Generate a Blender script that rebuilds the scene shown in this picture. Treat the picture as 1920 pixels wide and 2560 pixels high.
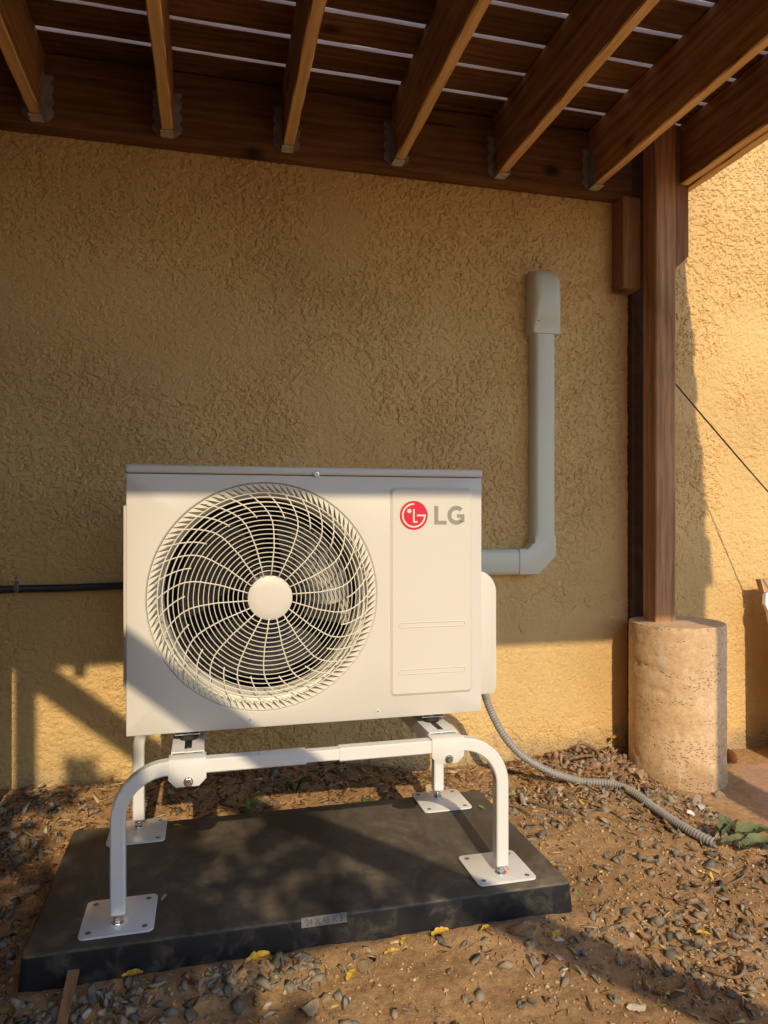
import bpy, bmesh, math, random
import numpy as np
from mathutils import Vector, Matrix
random.seed(7); rng = np.random.default_rng(11)
R = math.radians
sc = bpy.context.scene
for o in list(bpy.data.objects): bpy.data.objects.remove(o)

# ---------------------------------------------------------------- camera
cam = bpy.data.cameras.new('camera'); co = bpy.data.objects.new('camera', cam)
sc.collection.objects.link(co); sc.camera = co
co.location = (0, 0, 0.966); co.rotation_euler = (R(90), 0, R(-14.04))
cam.sensor_fit = 'VERTICAL'; cam.sensor_height = 36; cam.lens = 36*1780/2560
cam.shift_y = 8/2560; cam.clip_start = .02; cam.clip_end = 500
sc.render.resolution_x = 768; sc.render.resolution_y = 1024
# ---------------------------------------------------------------- light
SX, SZ = 0.06, 0.644                      # light travels (SX, 1, -SZ)
el = math.atan(SZ/math.hypot(1, SX)); rot = math.pi+math.atan(SX)
w = bpy.data.worlds.new('World'); sc.world = w; w.use_nodes = True
nt = w.node_tree; nt.nodes.clear()
sky = nt.nodes.new('ShaderNodeTexSky'); sky.sky_type = 'NISHITA'; sky.sun_disc = False
sky.sun_elevation = el; sky.sun_rotation = rot; sky.dust_density = .45; sky.air_density = 1.1; sky.ozone_density = 2.2
bg = nt.nodes.new('ShaderNodeBackground'); bg.inputs[1].default_value = 0.15
wo = nt.nodes.new('ShaderNodeOutputWorld')
nt.links.new(sky.outputs[0], bg.inputs[0]); nt.links.new(bg.outputs[0], wo.inputs[0])
sl = bpy.data.lights.new('sun', 'SUN'); so = bpy.data.objects.new('sun', sl); sc.collection.objects.link(so)
sl.energy = 2.5; sl.angle = R(.5); sl.color = (1, .80, .51)
so.rotation_euler = Vector((SX, 1, -SZ)).to_track_quat('-Z', 'Y').to_euler(); so.location = (-.3, -5, 5)
sc.view_settings.view_transform = 'Standard'; sc.view_settings.look = 'None'
sc.view_settings.exposure = 0.52; sc.view_settings.gamma = 1
sc.cycles.max_bounces = 8; sc.cycles.diffuse_bounces = 5

# ---------------------------------------------------------------- materials
def newmat(name, rough=.6, metal=0, spec=.5):
    m = bpy.data.materials.new(name); m.use_nodes = True
    b = m.node_tree.nodes['Principled BSDF']
    b.inputs['Roughness'].default_value = rough; b.inputs['Metallic'].default_value = metal
    b.inputs['Specular IOR Level'].default_value = spec
    return m, m.node_tree, b
def N(t, typ, **kw):
    n = t.nodes.new('ShaderNode'+typ)
    for k, v in kw.items(): setattr(n, k, v)
    return n
def noise(t, vec, scale, detail=4, rough=.5, dist=0):
    n = N(t, 'TexNoise'); n.inputs['Scale'].default_value = scale; n.inputs['Detail'].default_value = detail
    n.inputs['Roughness'].default_value = rough; n.inputs['Distortion'].default_value = dist
    if vec is not None: t.links.new(vec, n.inputs['Vector'])
    return n.outputs['Fac']
def ramp(t, fac, stops):
    r = N(t, 'ValToRGB'); e = r.color_ramp.elements
    while len(e) < len(stops): e.new(.5)
    for i, (p, c) in enumerate(stops):
        e[i].position = p; e[i].color = (c[0], c[1], c[2], 1) if hasattr(c, '__len__') else (c, c, c, 1)
    t.links.new(fac, r.inputs[0]); return r.outputs[0]
def mix(t, fac, a, b, mode='MIX'):
    m = N(t, 'Mix', data_type='RGBA', blend_type=mode)
    for i, v in ((0, fac), (6, a), (7, b)):
        if isinstance(v, (int, float)): m.inputs[i].default_value = v
        elif isinstance(v, tuple): m.inputs[i].default_value = (*v, 1)
        else: t.links.new(v, m.inputs[i])
    return m.outputs[2]
def math_(t, op, a, b=0.):
    m = N(t, 'Math', operation=op)
    for i, v in ((0, a), (1, b)):
        if isinstance(v, (int, float)): m.inputs[i].default_value = v
        else: t.links.new(v, m.inputs[i])
    return m.outputs[0]
def bump(t, b, h, strength, dist):
    n = N(t, 'Bump'); n.inputs['Strength'].default_value = strength; n.inputs['Distance'].default_value = dist
    t.links.new(h, n.inputs['Height']); t.links.new(n.outputs[0], b.inputs['Normal'])
def coord(t, kind='Object'): return N(t, 'TexCoord').outputs[kind]
def scaled(t, vec, s, off=None):
    m = N(t, 'Mapping'); m.inputs['Scale'].default_value = s; t.links.new(vec, m.inputs[0])
    if off is not None: t.links.new(off, m.inputs['Location'])
    return m.outputs[0]

def simple(name, col, rough=.5, metal=0, var=.12, vs=12, bs=0, bscale=80, spec=.5):
    m, t, b = newmat(name, rough, metal, spec); c = coord(t)
    n = noise(t, c, vs, 5)
    lo = tuple(max(0, x*(1-var)) for x in col); hi = tuple(x*(1+var) for x in col)
    t.links.new(ramp(t, n, [(.3, lo), (.7, hi)]), b.inputs['Base Color'])
    t.links.new(math_(t, 'ADD', math_(t, 'MULTIPLY', n, .15), rough-.07), b.inputs['Roughness'])
    if bs: bump(t, b, noise(t, c, bscale, 6), bs, .002)
    return m
def wood(name, axis, dark, light, edge=None, under=None, rough=.75, spec=.25):
    m, t, b = newmat(name, rough, 0, spec); c = coord(t)
    oi = N(t, 'ObjectInfo'); off = N(t, 'CombineXYZ')
    for i, k in enumerate((13.1, 7.7, 5.3)): t.links.new(math_(t, 'MULTIPLY', oi.outputs['Random'], k), off.inputs[i])
    s = [1, 1, 1]; s['XYZ'.index(axis)] = .045
    v = scaled(t, c, tuple(s), off.outputs[0])
    s2 = [1, 1, 1]; s2['XYZ'.index(axis)] = .22
    v2 = scaled(t, c, tuple(s2), off.outputs[0])
    g1 = noise(t, v, 70, 6, .6, .6); g2 = noise(t, v2, 9, 4, .6, 1.2)
    wv = N(t, 'TexWave', wave_type='RINGS', rings_direction=axis)
    wv.inputs['Scale'].default_value = 14; wv.inputs['Distortion'].default_value = 5; wv.inputs['Detail'].default_value = 3
    wv.inputs['Detail Scale'].default_value = .8; t.links.new(v2, wv.inputs['Vector'])
    g = math_(t, 'ADD', math_(t, 'MULTIPLY', g1, .5), math_(t, 'ADD', math_(t, 'MULTIPLY', g2, .42), math_(t, 'MULTIPLY', wv.outputs['Fac'], .08)))
    col = ramp(t, g, [(.36, dark), (.60, light)])
    cr = ramp(t, noise(t, v, 26, 3, .5, .4), [(.27, .35), (.33, 1.)])
    col = mix(t, 1, col, cr, 'MULTIPLY')
    # knots
    vo = N(t, 'TexVoronoi'); vo.inputs['Scale'].default_value = 5.5; s3 = [1, 1, 1]; s3['XYZ'.index(axis)] = .55; t.links.new(scaled(t, c, tuple(s3), off.outputs[0]), vo.inputs['Vector'])
    kn = ramp(t, vo.outputs['Distance'], [(.05, 0.2), (.10, .55), (.16, 1.)])
    col = mix(t, 1, col, kn, 'MULTIPLY')
    vr = ramp(t, oi.outputs['Random'], [(0, .72), (1, 1.2)])
    col = mix(t, 1, col, vr, 'MULTIPLY')
    if under:  # down-facing faces get a lighter colour in place of ground bounce
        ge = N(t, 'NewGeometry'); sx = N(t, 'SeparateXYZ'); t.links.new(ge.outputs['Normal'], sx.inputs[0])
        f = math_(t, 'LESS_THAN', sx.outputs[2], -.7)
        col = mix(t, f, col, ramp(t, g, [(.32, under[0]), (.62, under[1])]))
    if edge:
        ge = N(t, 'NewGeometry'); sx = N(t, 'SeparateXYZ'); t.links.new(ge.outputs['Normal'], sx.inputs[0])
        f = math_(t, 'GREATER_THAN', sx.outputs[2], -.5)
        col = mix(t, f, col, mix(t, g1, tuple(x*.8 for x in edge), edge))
    t.links.new(col, b.inputs['Base Color'])
    bump(t, b, g1, .35, .003)
    return m
def stucco():
    m, t, b = newmat('stucco', .9, 0, .15); c = coord(t)
    big = noise(t, c, 1.6, 4, .55); fine = noise(t, c, 130, 6, .65); mid = noise(t, c, 70, 6, .68, .1)
    col = ramp(t, big, [(.28, (.60, .405, .180)), (.5, (.72, .50, .225)), (.72, (.80, .57, .265))])
    col = mix(t, ramp(t, noise(t, c, 6, 5, .6), [(.45, 0), (.75, .35)]), col, (.70, .51, .27))
    # splash dirt near the ground
    sp = N(t, 'SeparateXYZ'); t.links.new(c, sp.inputs[0])
    d = math_(t, 'ADD', sp.outputs[2], math_(t, 'MULTIPLY', math_(t, 'SUBTRACT', noise(t, c, 7, 5), .5), .35))
    col = mix(t, ramp(t, d, [(-.02, .7), (.10, 0.)]), col, (.33, .27, .20))
    t.links.new(col, b.inputs['Base Color'])
    c2 = noise(t, c, 60, 4, .6, .2)
    w1 = ramp(t, math_(t, 'ABSOLUTE', math_(t, 'SUBTRACT', c2, .5)), [(.0, 0), (.035, 1)])
    h = math_(t, 'ADD', math_(t, 'MULTIPLY', w1, .16), math_(t, 'ADD', math_(t, 'MULTIPLY', fine, .35), math_(t, 'MULTIPLY', mid, .7)))
    bump(t, b, h, .9, .0055)
    return m
M = {}
M['stucco'] = stucco()
M['joist'] = wood('joist_wood_lit_under', 'Y', (.20, .095, .030), (.46, .225, .075), under=((.58, .345, .125), (.86, .57, .25)))  # bounce light from the ground painted into the underside colours
M['ledger'] = wood('ledger_wood', 'X', (.12, .055, .021), (.28, .135, .052))
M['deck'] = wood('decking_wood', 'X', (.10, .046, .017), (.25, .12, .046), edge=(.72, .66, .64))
M['post'] = wood('post_wood', 'Z', (.30, .155, .075), (.60, .345, .185), spec=.1)
M['block'] = wood('block_wood', 'Z', (.26, .125, .06), (.44, .22, .115), spec=.1)
M['trim'] = simple('dark_brown_paint', (.10, .055, .035), .95, var=.25, vs=20, bs=.2, bscale=60, spec=.08)
M['galv'] = simple('galvanised_steel', (.42, .43, .44), .45, .85, var=.3, vs=40)
M['galv_dull'] = simple('dull_galvanised_steel', (.30, .30, .31), .6, .3, var=.3, vs=30)
M['steel'] = simple('zinc_steel', (.62, .64, .66), .25, 1, var=.1, vs=60)
M['seat'] = simple('hanger_stamp', (.62, .62, .50), .6, .2, var=.3, vs=90)
M['cab'] = simple('cabinet_paint', (.685, .66, .615), .42, var=.015, vs=3)
M['lid'] = simple('lid_paint', (.66, .65, .62), .4, var=.015, vs=3)
M['grille'] = simple('grille_plastic', (.74, .715, .63), .4, var=.01, vs=3)
M['frame'] = simple('white_powder_coat', (.77, .78, .79), .28, var=.02, vs=8)
M['black'] = simple('interior_black', (.012, .012, .013), .6, var=.3)
M['blade'] = simple('fan_plastic', (.025, .025, .027), .4, var=.2)
M['duct'] = simple('duct_plastic', (.655, .68, .575), .32, var=.03, vs=5)
M['conduit'] = simple('black_conduit', (.022, .024, .03), .38, var=.2, vs=50)
M['hose'] = simple('grey_hose', (.30, .29, .28), .5, var=.12, vs=30)
M['logo_red'] = simple('logo_red', (.66, .002, .036), .4, var=.03)
M['logo_grey'] = simple('logo_grey', (.30, .285, .25), .45, var=.02)
M['logo_white'] = simple('logo_white', (.74, .71, .66), .4, var=.01)
M['rubber'] = simple('rubber', (.02, .02, .02), .7, var=.2)
M['wire'] = simple('black_cable', (.02, .018, .018), .5, var=.2)
M['label'] = simple('label_plastic', (.15, .15, .155), .42, var=.15, vs=60)
M['engrave'] = simple('engraved_text', (.075, .075, .08), .6, var=.2)
M['sticker'] = simple('sticker_paper', (.80, .74, .68), .5, var=.03)
M['sticker_red'] = simple('sticker_red', (.62, .12, .10), .5, var=.1)
M['whiteboard'] = simple('white_panel', (.82, .80, .78), .5, var=.03)
M['tan'] = wood('tan_wood', 'Z', (.30, .19, .10), (.45, .30, .17))

def coil():
    m, t, b = newmat('coil_fins', .55, .5, .4); c = coord(t)
    wv = N(t, 'TexWave'); wv.inputs['Scale'].default_value = 90; t.links.new(c, wv.inputs['Vector'])
    t.links.new(ramp(t, wv.outputs['Fac'], [(.3, (.012, .012, .012)), (.8, (.055, .053, .05))]), b.inputs['Base Color'])
    return m
M['coil'] = coil()
def ground():
    m, t, b = newmat('dirt', .95, 0, .1); c = coord(t)
    n1 = noise(t, c, 3.2, 6, .6, .5); n2 = noise(t, c, 60, 8, .7); n3 = noise(t, c, 240, 4, .7)
    col = ramp(t, n1, [(.3, (.35, .21, .10)), (.5, (.51, .315, .155)), (.72, (.63, .41, .22))])
    col = mix(t, ramp(t, n2, [(.35, .6), (.60, 0)]), col, (.17, .115, .07))
    col = mix(t, ramp(t, n3, [(.62, 0), (.75, .7)]), col, (.36, .26, .17))
    t.links.new(col, b.inputs['Base Color'])
    bump(t, b, math_(t, 'ADD', math_(t, 'MULTIPLY', n2, .7), math_(t, 'MULTIPLY', n3, .3)), .9, .006)
    return m
M['dirt'] = ground()
def islands(name, stops, rough=.85, nz=40, spec=.2):
    m, t, b = newmat(name, rough, 0, spec); g = N(t, 'NewGeometry')
    col = ramp(t, g.outputs['Random Per Island'], stops)
    n = noise(t, coord(t), nz, 5, .65)
    col = mix(t, 1, col, ramp(t, n, [(.3, .62), (.7, 1.25)]), 'MULTIPLY')
    t.links.new(col, b.inputs['Base Color']); bump(t, b, noise(t, coord(t), nz*3, 4), .4, .002)
    return m
M['gravel'] = islands('slate_gravel', [(0, (.13, .115, .09)), (.3, (.22, .195, .155)), (.62, (.32, .275, .21)), (.85, (.34, .25, .16)), (.97, (.40, .30, .21)), (1, (.6, .55, .5))])
M['mulch'] = islands('wood_chips', [(0, (.10, .055, .028)), (.35, (.25, .14, .066)), (.7, (.42, .26, .13)), (.93, (.54, .38, .21)), (1, (.62, .50, .30))], nz=120)
M['litter'] = islands('leaf_litter', [(0, (.30, .14, .04)), (.35, (.50, .28, .06)), (.7, (.68, .45, .06)), (1, (.70, .55, .25))], nz=60)
M['grit'] = islands('pale_grit', [(0, (.30, .25, .19)), (.55, (.42, .35, .28)), (.9, (.60, .55, .50)), (1, (.75, .72, .68))], nz=90)
M['rubble'] = islands('rubble', [(0, (.20, .14, .10)), (.5, (.40, .24, .17)), (.8, (.45, .32, .24)), (1, (.32, .28, .24))], nz=60)
M['leafy'] = islands('leaves', [(0, (.05, .09, .02)), (1, (.10, .16, .04))], nz=20)
M['yellow'] = simple('yellow_leaf', (.60, .38, .045), .6, var=.4, vs=90)
M['greenleaf'] = simple('green_leaf', (.22, .36, .08), .6, var=.25, vs=40)
M['wilted'] = simple('wilted_leaf', (.12, .145, .06), .7, var=.35, vs=25, bs=.4, bscale=60)
M['twig'] = simple('twig_bark', (.24, .15, .085), .85, var=.3, vs=40, bs=.5)
M['stake'] = wood('stake_wood', 'Y', (.20, .10, .04), (.38, .21, .10))
M['cone'] = simple('pine_cone', (.30, .12, .05), .75, var=.3, vs=60)
M['blue'] = simple('blue_plastic', (.05, .08, .45), .4)
M['pink'] = simple('pink_plastic', (.62, .28, .28), .5)
M['white'] = simple('white_chip', (.75, .72, .68), .7, var=.08)
M['brick_bit'] = simple('tan_stone', (.50, .36, .20), .85, var=.2, vs=60)

def padmat():
    m, t, b = newmat('black_pad_plastic', .5, 0, .4); c = coord(t)
    v = scaled(t, c, (1.3, .8, 1)); n1 = noise(t, v, 4.5, 8, .66, .9); n4 = noise(t, c, 16, 7, .7, .5); n2 = noise(t, c, 45, 7, .7, .6)
    ge = N(t, 'NewGeometry'); sx = N(t, 'SeparateXYZ'); t.links.new(ge.outputs['Normal'], sx.inputs[0])
    top = math_(t, 'GREATER_THAN', sx.outputs[2], .5)
    dusttop = ramp(t, n1, [(.34, .22), (.50, .55), (.66, 1)])
    dustside = ramp(t, n4, [(.50, .0), (.68, .38)])
    dust = mix(t, top, dustside, dusttop)
    dust = mix(t, 1, dust, ramp(t, n2, [(.25, .45), (.7, 1.)]), 'MULTIPLY')
    col = mix(t, dust, (.017, .018, .022), (.225, .185, .135))
    t.links.new(col, b.inputs['Base Color'])
    t.links.new(ramp(t, dust, [(0, .38), (.7, .9)]), b.inputs['Roughness'])
    bump(t, b, n2, .12, .002)
    return m
M['pad'] = padmat()
def concrete(name, a, bcol, layered=False, rough=.92):
    m, t, b = newmat(name, rough, 0, .15); c = coord(t)
    n1 = noise(t, c, 5, 6, .6, .8); n2 = noise(t, c, 70, 7, .7)
    col = ramp(t, n1, [(.3, a), (.7, bcol)])
    col = mix(t, ramp(t, n2, [(.3, .5), (.6, 0)]), col, tuple(x*.55 for x in a))
    if layered:
        sz = N(t, 'SeparateXYZ'); t.links.new(c, sz.inputs[0])
        so_ = math_(t, 'ADD', sz.outputs[2], math_(t, 'MULTIPLY', math_(t, 'SUBTRACT', n1, .5), .22))
        col = mix(t, ramp(t, so_, [(-.02, .65), (.07, 0.)]), col, (.34, .22, .13))
        st = noise(t, scaled(t, c, (1, 1, .18)), 22, 4, .6)
        col = mix(t, ramp(t, st, [(.58, 0), (.68, .55)]), col, (.62, .52, .42))
        vl = scaled(t, c, (.18, .18, 1)); ly = noise(t, vl, 24, 4, .6, .3)
        vp = N(t, 'TexVoronoi'); vp.inputs['Scale'].default_value = 95; t.links.new(scaled(t, c, (.8, .8, 1.3)), vp.inputs['Vector'])
        pk = math_(t, 'MULTIPLY', ramp(t, ly, [(.50, 0), (.60, 1)]), ramp(t, math_(t, 'ADD', vp.outputs['Distance'], math_(t, 'MULTIPLY', n2, .3)), [(.30, 1), (.52, 0)]))
        col = mix(t, math_(t, 'MULTIPLY', pk, .4), col, (.36, .26, .17))
        h = math_(t, 'SUBTRACT', math_(t, 'MULTIPLY', n2, .4), pk)
        bump(t, b, h, .8, .006)
    else:
        bump(t, b, n2, .4, .003)
    t.links.new(col, b.inputs['Base Color'])
    return m
M['pier'] = concrete('pier_concrete', (.62, .41, .235), (.76, .56, .36), True)
M['patio'] = concrete('patio_concrete', (.46, .285, .19), (.58, .38, .265))

# ---------------------------------------------------------------- helpers
COL = sc.collection
def tag(o, label=None, cat=None, group=None, kind=None):
    if label: o['label'] = label
    if cat: o['category'] = cat
    if group: o['group'] = group
    if kind: o['kind'] = kind
    return o
def empty(name, loc, label=None, cat=None, group=None):
    o = bpy.data.objects.new(name, None); COL.objects.link(o); o.location = loc; o.empty_display_size = .05
    return tag(o, label, cat, group)
def addobj(name, me, mat, parent=None, smooth=False):
    mats = mat if isinstance(mat, (list, tuple)) else [mat]
    for m in mats: me.materials.append(M[m] if isinstance(m, str) else m)
    o = bpy.data.objects.new(name, me); COL.objects.link(o)
    if parent is not None:
        o.parent = parent
        p = parent; off = Vector((0, 0, 0))
        while p is not None: off += p.location; p = p.parent
        o.matrix_parent_inverse = Matrix.Identity(4); o.location = -off
    if smooth:
        for p_ in me.polygons: p_.use_smooth = True
    return o
class MB:
    def __init__(s): s.v = []; s.f = []; s.mi = []
    def add(s, vs, fs, mi=0):
        n = len(s.v); s.v += [tuple(v) for v in vs]; s.f += [tuple(i+n for i in f) for f in fs]; s.mi += [mi]*len(fs); return s
    def box(s, x0, x1, y0, y1, z0, z1, bev=0, mi=0, seg=2):
        bm = bmesh.new(); bmesh.ops.create_cube(bm, size=1)
        for v in bm.verts: v.co = ((x0+x1)/2+v.co.x*(x1-x0), (y0+y1)/2+v.co.y*(y1-y0), (z0+z1)/2+v.co.z*(z1-z0))
        if bev: bmesh.ops.bevel(bm, geom=bm.edges[:], offset=bev, segments=seg, affect='EDGES', profile=.5)
        return s.bm(bm, mi)
    def bm(s, bm, mi=0):
        bm.verts.index_update()
        s.add([v.co[:] for v in bm.verts], [[v.index for v in f.verts] for f in bm.faces], mi); bm.free(); return s
    def prism(s, pts, axis, a, b, bev=0, mi=0):
        """pts 2-D outline (CCW), extruded along axis a..b"""
        def P(p, q):
            return {'Y': (p[0], q, p[1]), 'X': (q, p[0], p[1]), 'Z': (p[0], p[1], q)}[axis]
        bm = bmesh.new(); va = [bm.verts.new(P(p, a)) for p in pts]; vb = [bm.verts.new(P(p, b)) for p in pts]
        n = len(pts); bm.faces.new(va); bm.faces.new(vb[::-1])
        for i in range(n): bm.faces.new((va[i], vb[i], vb[(i+1) % n], va[(i+1) % n]))
        bmesh.ops.recalc_face_normals(bm, faces=bm.faces)
        if bev: bmesh.ops.bevel(bm, geom=bm.edges[:], offset=bev, segments=2, affect='EDGES', profile=.5, clamp_overlap=True)
        return s.bm(bm, mi)
    def tube(s, pts, r, n=8, caps=True, mi=0, rad=None, up=(0, 0, 1), square=False, closed=False):
        pts = [Vector(p) for p in pts]; L = len(pts); rings = []
        for i, p in enumerate(pts):
            if closed: d = pts[(i+1) % L]-pts[i-1]
            else: d = pts[min(i+1, L-1)]-pts[max(i-1, 0)]
            d.normalize(); u = Vector(up)
            if abs(d.dot(u)) > .98: u = Vector((0, 1, 0)) if abs(d.y) < .9 else Vector((1, 0, 0))
            a = d.cross(u).normalized(); b = a.cross(d).normalized()
            rr = rad[i] if rad is not None else r
            if square:
                k = .82
                offs = [(1, k), (k, 1), (-k, 1), (-1, k), (-1, -k), (-k, -1), (k, -1), (1, -k)]
                rings.append([p+a*(x*rr)+b*(y*rr) for x, y in offs])
            else: rings.append([p+a*(rr*math.cos(2*math.pi*k/n))+b*(rr*math.sin(2*math.pi*k/n)) for k in range(n)])
        n = len(rings[0]); vs = [v for g in rings for v in g]; fs = []
        for i in range(L if closed else L-1):
            j = (i+1) % L
            for k in range(n): fs.append((i*n+k, i*n+(k+1) % n, j*n+(k+1) % n, j*n+k))
        if caps and not closed: fs += [tuple(range(n))[::-1], tuple((L-1)*n+k for k in range(n))]
        return s.add(vs, fs, mi)
    def lathe(s, c, prof, axis='Z', n=32, mi=0, caps=False):
        """prof: list of (radius, along)"""
        vs = []; fs = []
        for r, h in prof:
            for k in range(n):
                a = 2*math.pi*k/n; x, y = r*math.cos(a), r*math.sin(a)
                vs.append({'Z': (c[0]+x, c[1]+y, c[2]+h), 'Y': (c[0]+x, c[1]+h, c[2]+y), 'X': (c[0]+h, c[1]+x, c[2]+y)}[axis])
        for i in range(len(prof)-1):
            for k in range(n): fs.append((i*n+k, i*n+(k+1) % n, (i+1)*n+(k+1) % n, (i+1)*n+k))
        if caps: fs += [tuple(range(n)), tuple((len(prof)-1)*n+k for k in range(n))]
        return s.add(vs, fs, mi)
    def build(s, name, mat, parent=None, smooth=False, fix=True, auto=None):
        me = bpy.data.meshes.new(name); me.from_pydata(s.v, [], s.f)
        me.polygons.foreach_set('material_index', s.mi)
        if fix:
            bm = bmesh.new(); bm.from_mesh(me); bmesh.ops.recalc_face_normals(bm, faces=bm.faces); bm.to_mesh(me); bm.free()
        o = addobj(name, me, mat, parent, smooth)
        if auto is not None:
            for p in me.polygons: p.use_smooth = True
            me.set_sharp_from_angle(angle=R(auto))
        return o
def npmesh(name, V, F, mat, smooth=False):
    me = bpy.data.meshes.new(name); V = np.asarray(V, np.float32); F = np.asarray(F, np.int32); k = F.shape[1]
    me.vertices.add(len(V)); me.vertices.foreach_set('co', V.ravel())
    me.loops.add(F.size); me.loops.foreach_set('vertex_index', F.ravel())
    me.polygons.add(len(F)); me.polygons.foreach_set('loop_start', np.arange(0, F.size, k, dtype=np.int32))
    me.polygons.foreach_set('loop_total', np.full(len(F), k, np.int32)); me.update(calc_edges=True)
    return addobj(name, me, mat, None, smooth)
# numpy value noise
_T = rng.random((256, 256))
def vn(x, y):
    xi = np.floor(x).astype(int); yi = np.floor(y).astype(int); fx = x-xi; fy = y-yi
    fx = fx*fx*(3-2*fx); fy = fy*fy*(3-2*fy)
    g = lambda a, b: _T[a % 256, b % 256]
    return (g(xi, yi)*(1-fx)+g(xi+1, yi)*fx)*(1-fy)+(g(xi, yi+1)*(1-fx)+g(xi+1, yi+1)*fx)*fy
def fbm(x, y, s, o=4, g=.5):
    t = 0; a = 1; n = 0
    for i in range(o): t = t+a*vn(x*s+17.3*i, y*s+9.1*i); n += a; a *= g; s *= 2.03
    return t/n
def sst(a, b, x):
    t = np.clip((x-a)/(b-a), 0, 1); return t*t*(3-2*t)
def H(x, y):
    """ground height"""
    x = np.asarray(x, float); y = np.asarray(y, float)
    hw = .062*(1-sst(.35, .85, x)) + .012*sst(.8, 1.5, x)
    h = hw*sst(2.15, 2.56, y)
    h = h + .028*np.exp(-(((x-1.48)/.17)**2+((y-2.48)/.14)**2))
    h = h - .045*sst(1.45, 1.78, x)*(1-.0*y)
    nz = (fbm(x, y, 5)-.5)*.022 + (fbm(x+3, y, 28, 3)-.5)*.010
    inpad = sst(-.36, -.33, x)*(1-sst(.83, .86, x))*sst(1.57, 1.60, y)*(1-sst(2.13, 2.16, y))
    h = h + .010*np.exp(-((y-1.54)/.05)**2)*sst(-.6, -.4, x)*(1-sst(.9, 1.1, x))
    nz = nz*(1-.8*sst(1.62, 1.9, x))
    far = sst(3, 6, np.hypot(x-.5, y-1.5))
    return (h+nz)*(1-inpad)*(1-far) - .03*inpad - .03*far
# ---------------------------------------------------------------- ground
def axis_pts(a, b, step, far):
    mid = np.arange(a, b+1e-6, step); k = np.array([.1, .3, .7, 1.5, 3, 7, 15, 35, far])
    return np.concatenate([(a-k)[::-1], mid, b+k])
gx = axis_pts(-1.1, 2.7, .009, 90); gy = axis_pts(1.0, 2.75, .009, 90)
X, Y = np.meshgrid(gx, gy); Zg = H(X, Y)
nx, ny = len(gx), len(gy); idx = np.arange(nx*ny).reshape(ny, nx)
F = np.stack([idx[:-1, :-1], idx[:-1, 1:], idx[1:, 1:], idx[1:, :-1]], -1).reshape(-1, 4)
g = npmesh('ground', np.stack([X, Y, Zg], -1).reshape(-1, 3), F, 'dirt', True); tag(g, kind='structure')
# patio slab at the right, its unseen front stretched to add bounce light
px0 = []
ys = np.concatenate([[-7, -3, -1, 0, .5, .7, .8], np.linspace(.9, 2.585, 53)])
edge = 1.60+.28*sst(1.75, 2.35, ys)+.03*(fbm(ys, ys*0, 9)-.5)-1.0*sst(1.15, .8, ys)
V = []; Fq = []; nu = 60
for j, y in enumerate(ys):
    xs = np.linspace(edge[j], 7., nu)
    for i, x in enumerate(xs): V.append((x, y, -.052 + .016*min(1, i/2.) - (.03 if i == 0 else 0)+.003*float(fbm(x, y, 4)-.5)))
for j in range(59):
    for i in range(nu-1): a = j*nu+i; Fq.append((a, a+1, a+nu+1, a+nu))
pt = npmesh('patio', V, Fq, 'patio', True); tag(pt, kind='structure')

# ---------------------------------------------------------------- stucco wall
WY = 2.59
def make_wall():
    st = .004
    xs = np.concatenate([[-9, -5, -2.5], np.arange(-1.35, 2.75, st), [3.4, 5, 9]])
    zs = np.concatenate([np.arange(-.12, 2.80, st), [3.4]])
    X, Z = np.meshgrid(xs, zs)
    dx = (fbm(X, Z, 9, 3)-.5)*.014; dz = (fbm(X+5, Z+2, 9, 3)-.5)*.014
    a = fbm(X+dx, (Z+dz)*1.2, 72, 3, .6)
    thr = .36+.10*sst(.35, .65, fbm(X+60, Z+31, 1.7, 3))
    ridg = np.clip((a-thr)/.09, 0, 1); ridg = ridg*ridg*(3-2*ridg)
    b = fbm(X+dx*1.5+11, Z+dz*1.5, 105, 2)
    gr_ = np.abs(fbm(X+dx*1.3+23, Z+dz*1.3+5, 26, 4)-.5); groove = np.exp(-(gr_/.012)**2)*(fbm(X+2, Z+66, 9, 2) > .5)
    ridg = ridg*.8-.9*groove
    amp = .0078
    smooth = sst(.66, .50, Z)*sst(.85, 1.05, X)*(X < 1.7)*sst(.10, .2, Z)   # trowelled patch
    patch = sst(.52, .70, fbm(X+40, Z+7, 2.2, 3))
    roughm = (1-.75*smooth)*(1-.55*patch)
    h = amp*roughm*(ridg*.75+.5*(b-.5)) + .006*(fbm(X, Z, 2.5, 3)-.5)
    # big trowelled cracks
    c = np.abs(fbm(X+dx*2, Z+dz*2+30, 7, 4)-.5); h -= .004*np.exp(-(c/.006)**2)*(fbm(X, Z+9, 3)>.52)
    ok = ((Z < 2.24) | (X > 1.72)) & (np.abs(X) < 2.7) & (Z < 2.77)
    Yv = WY - h*ok
    # ragged stucco edge beside the post trim
    nx, nz = len(xs), len(zs); idx = np.arange(nx*nz).reshape(nz, nx)
    F = np.stack([idx[:-1, :-1], idx[:-1, 1:], idx[1:, 1:], idx[1:, :-1]], -1).reshape(-1, 4)
    V = np.stack([X, Yv, Z], -1).reshape(-1, 3)
    n = len(V); bx = [(-9, WY, -.6), (9, WY, -.6), (9, WY, 3.4), (-9, WY, 3.4), (-9, 2.85, -.6), (9, 2.85, -.6), (9, 2.85, 3.4), (-9, 2.85, 3.4)]
    V = np.concatenate([V, np.array(bx)])
    ext = np.array([(4, 7, 6, 5), (3, 2, 6, 7), (0, 3, 7, 4), (1, 5, 6, 2), (0, 4, 5, 1)])+n
    F = np.concatenate([F, ext])
    o = npmesh('stucco_wall', V, F, 'stucco', False)
    for p in o.data.polygons: p.use_smooth = False
    tag(o, 'rough tan stucco house wall running behind the outdoor unit', 'wall')
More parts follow.
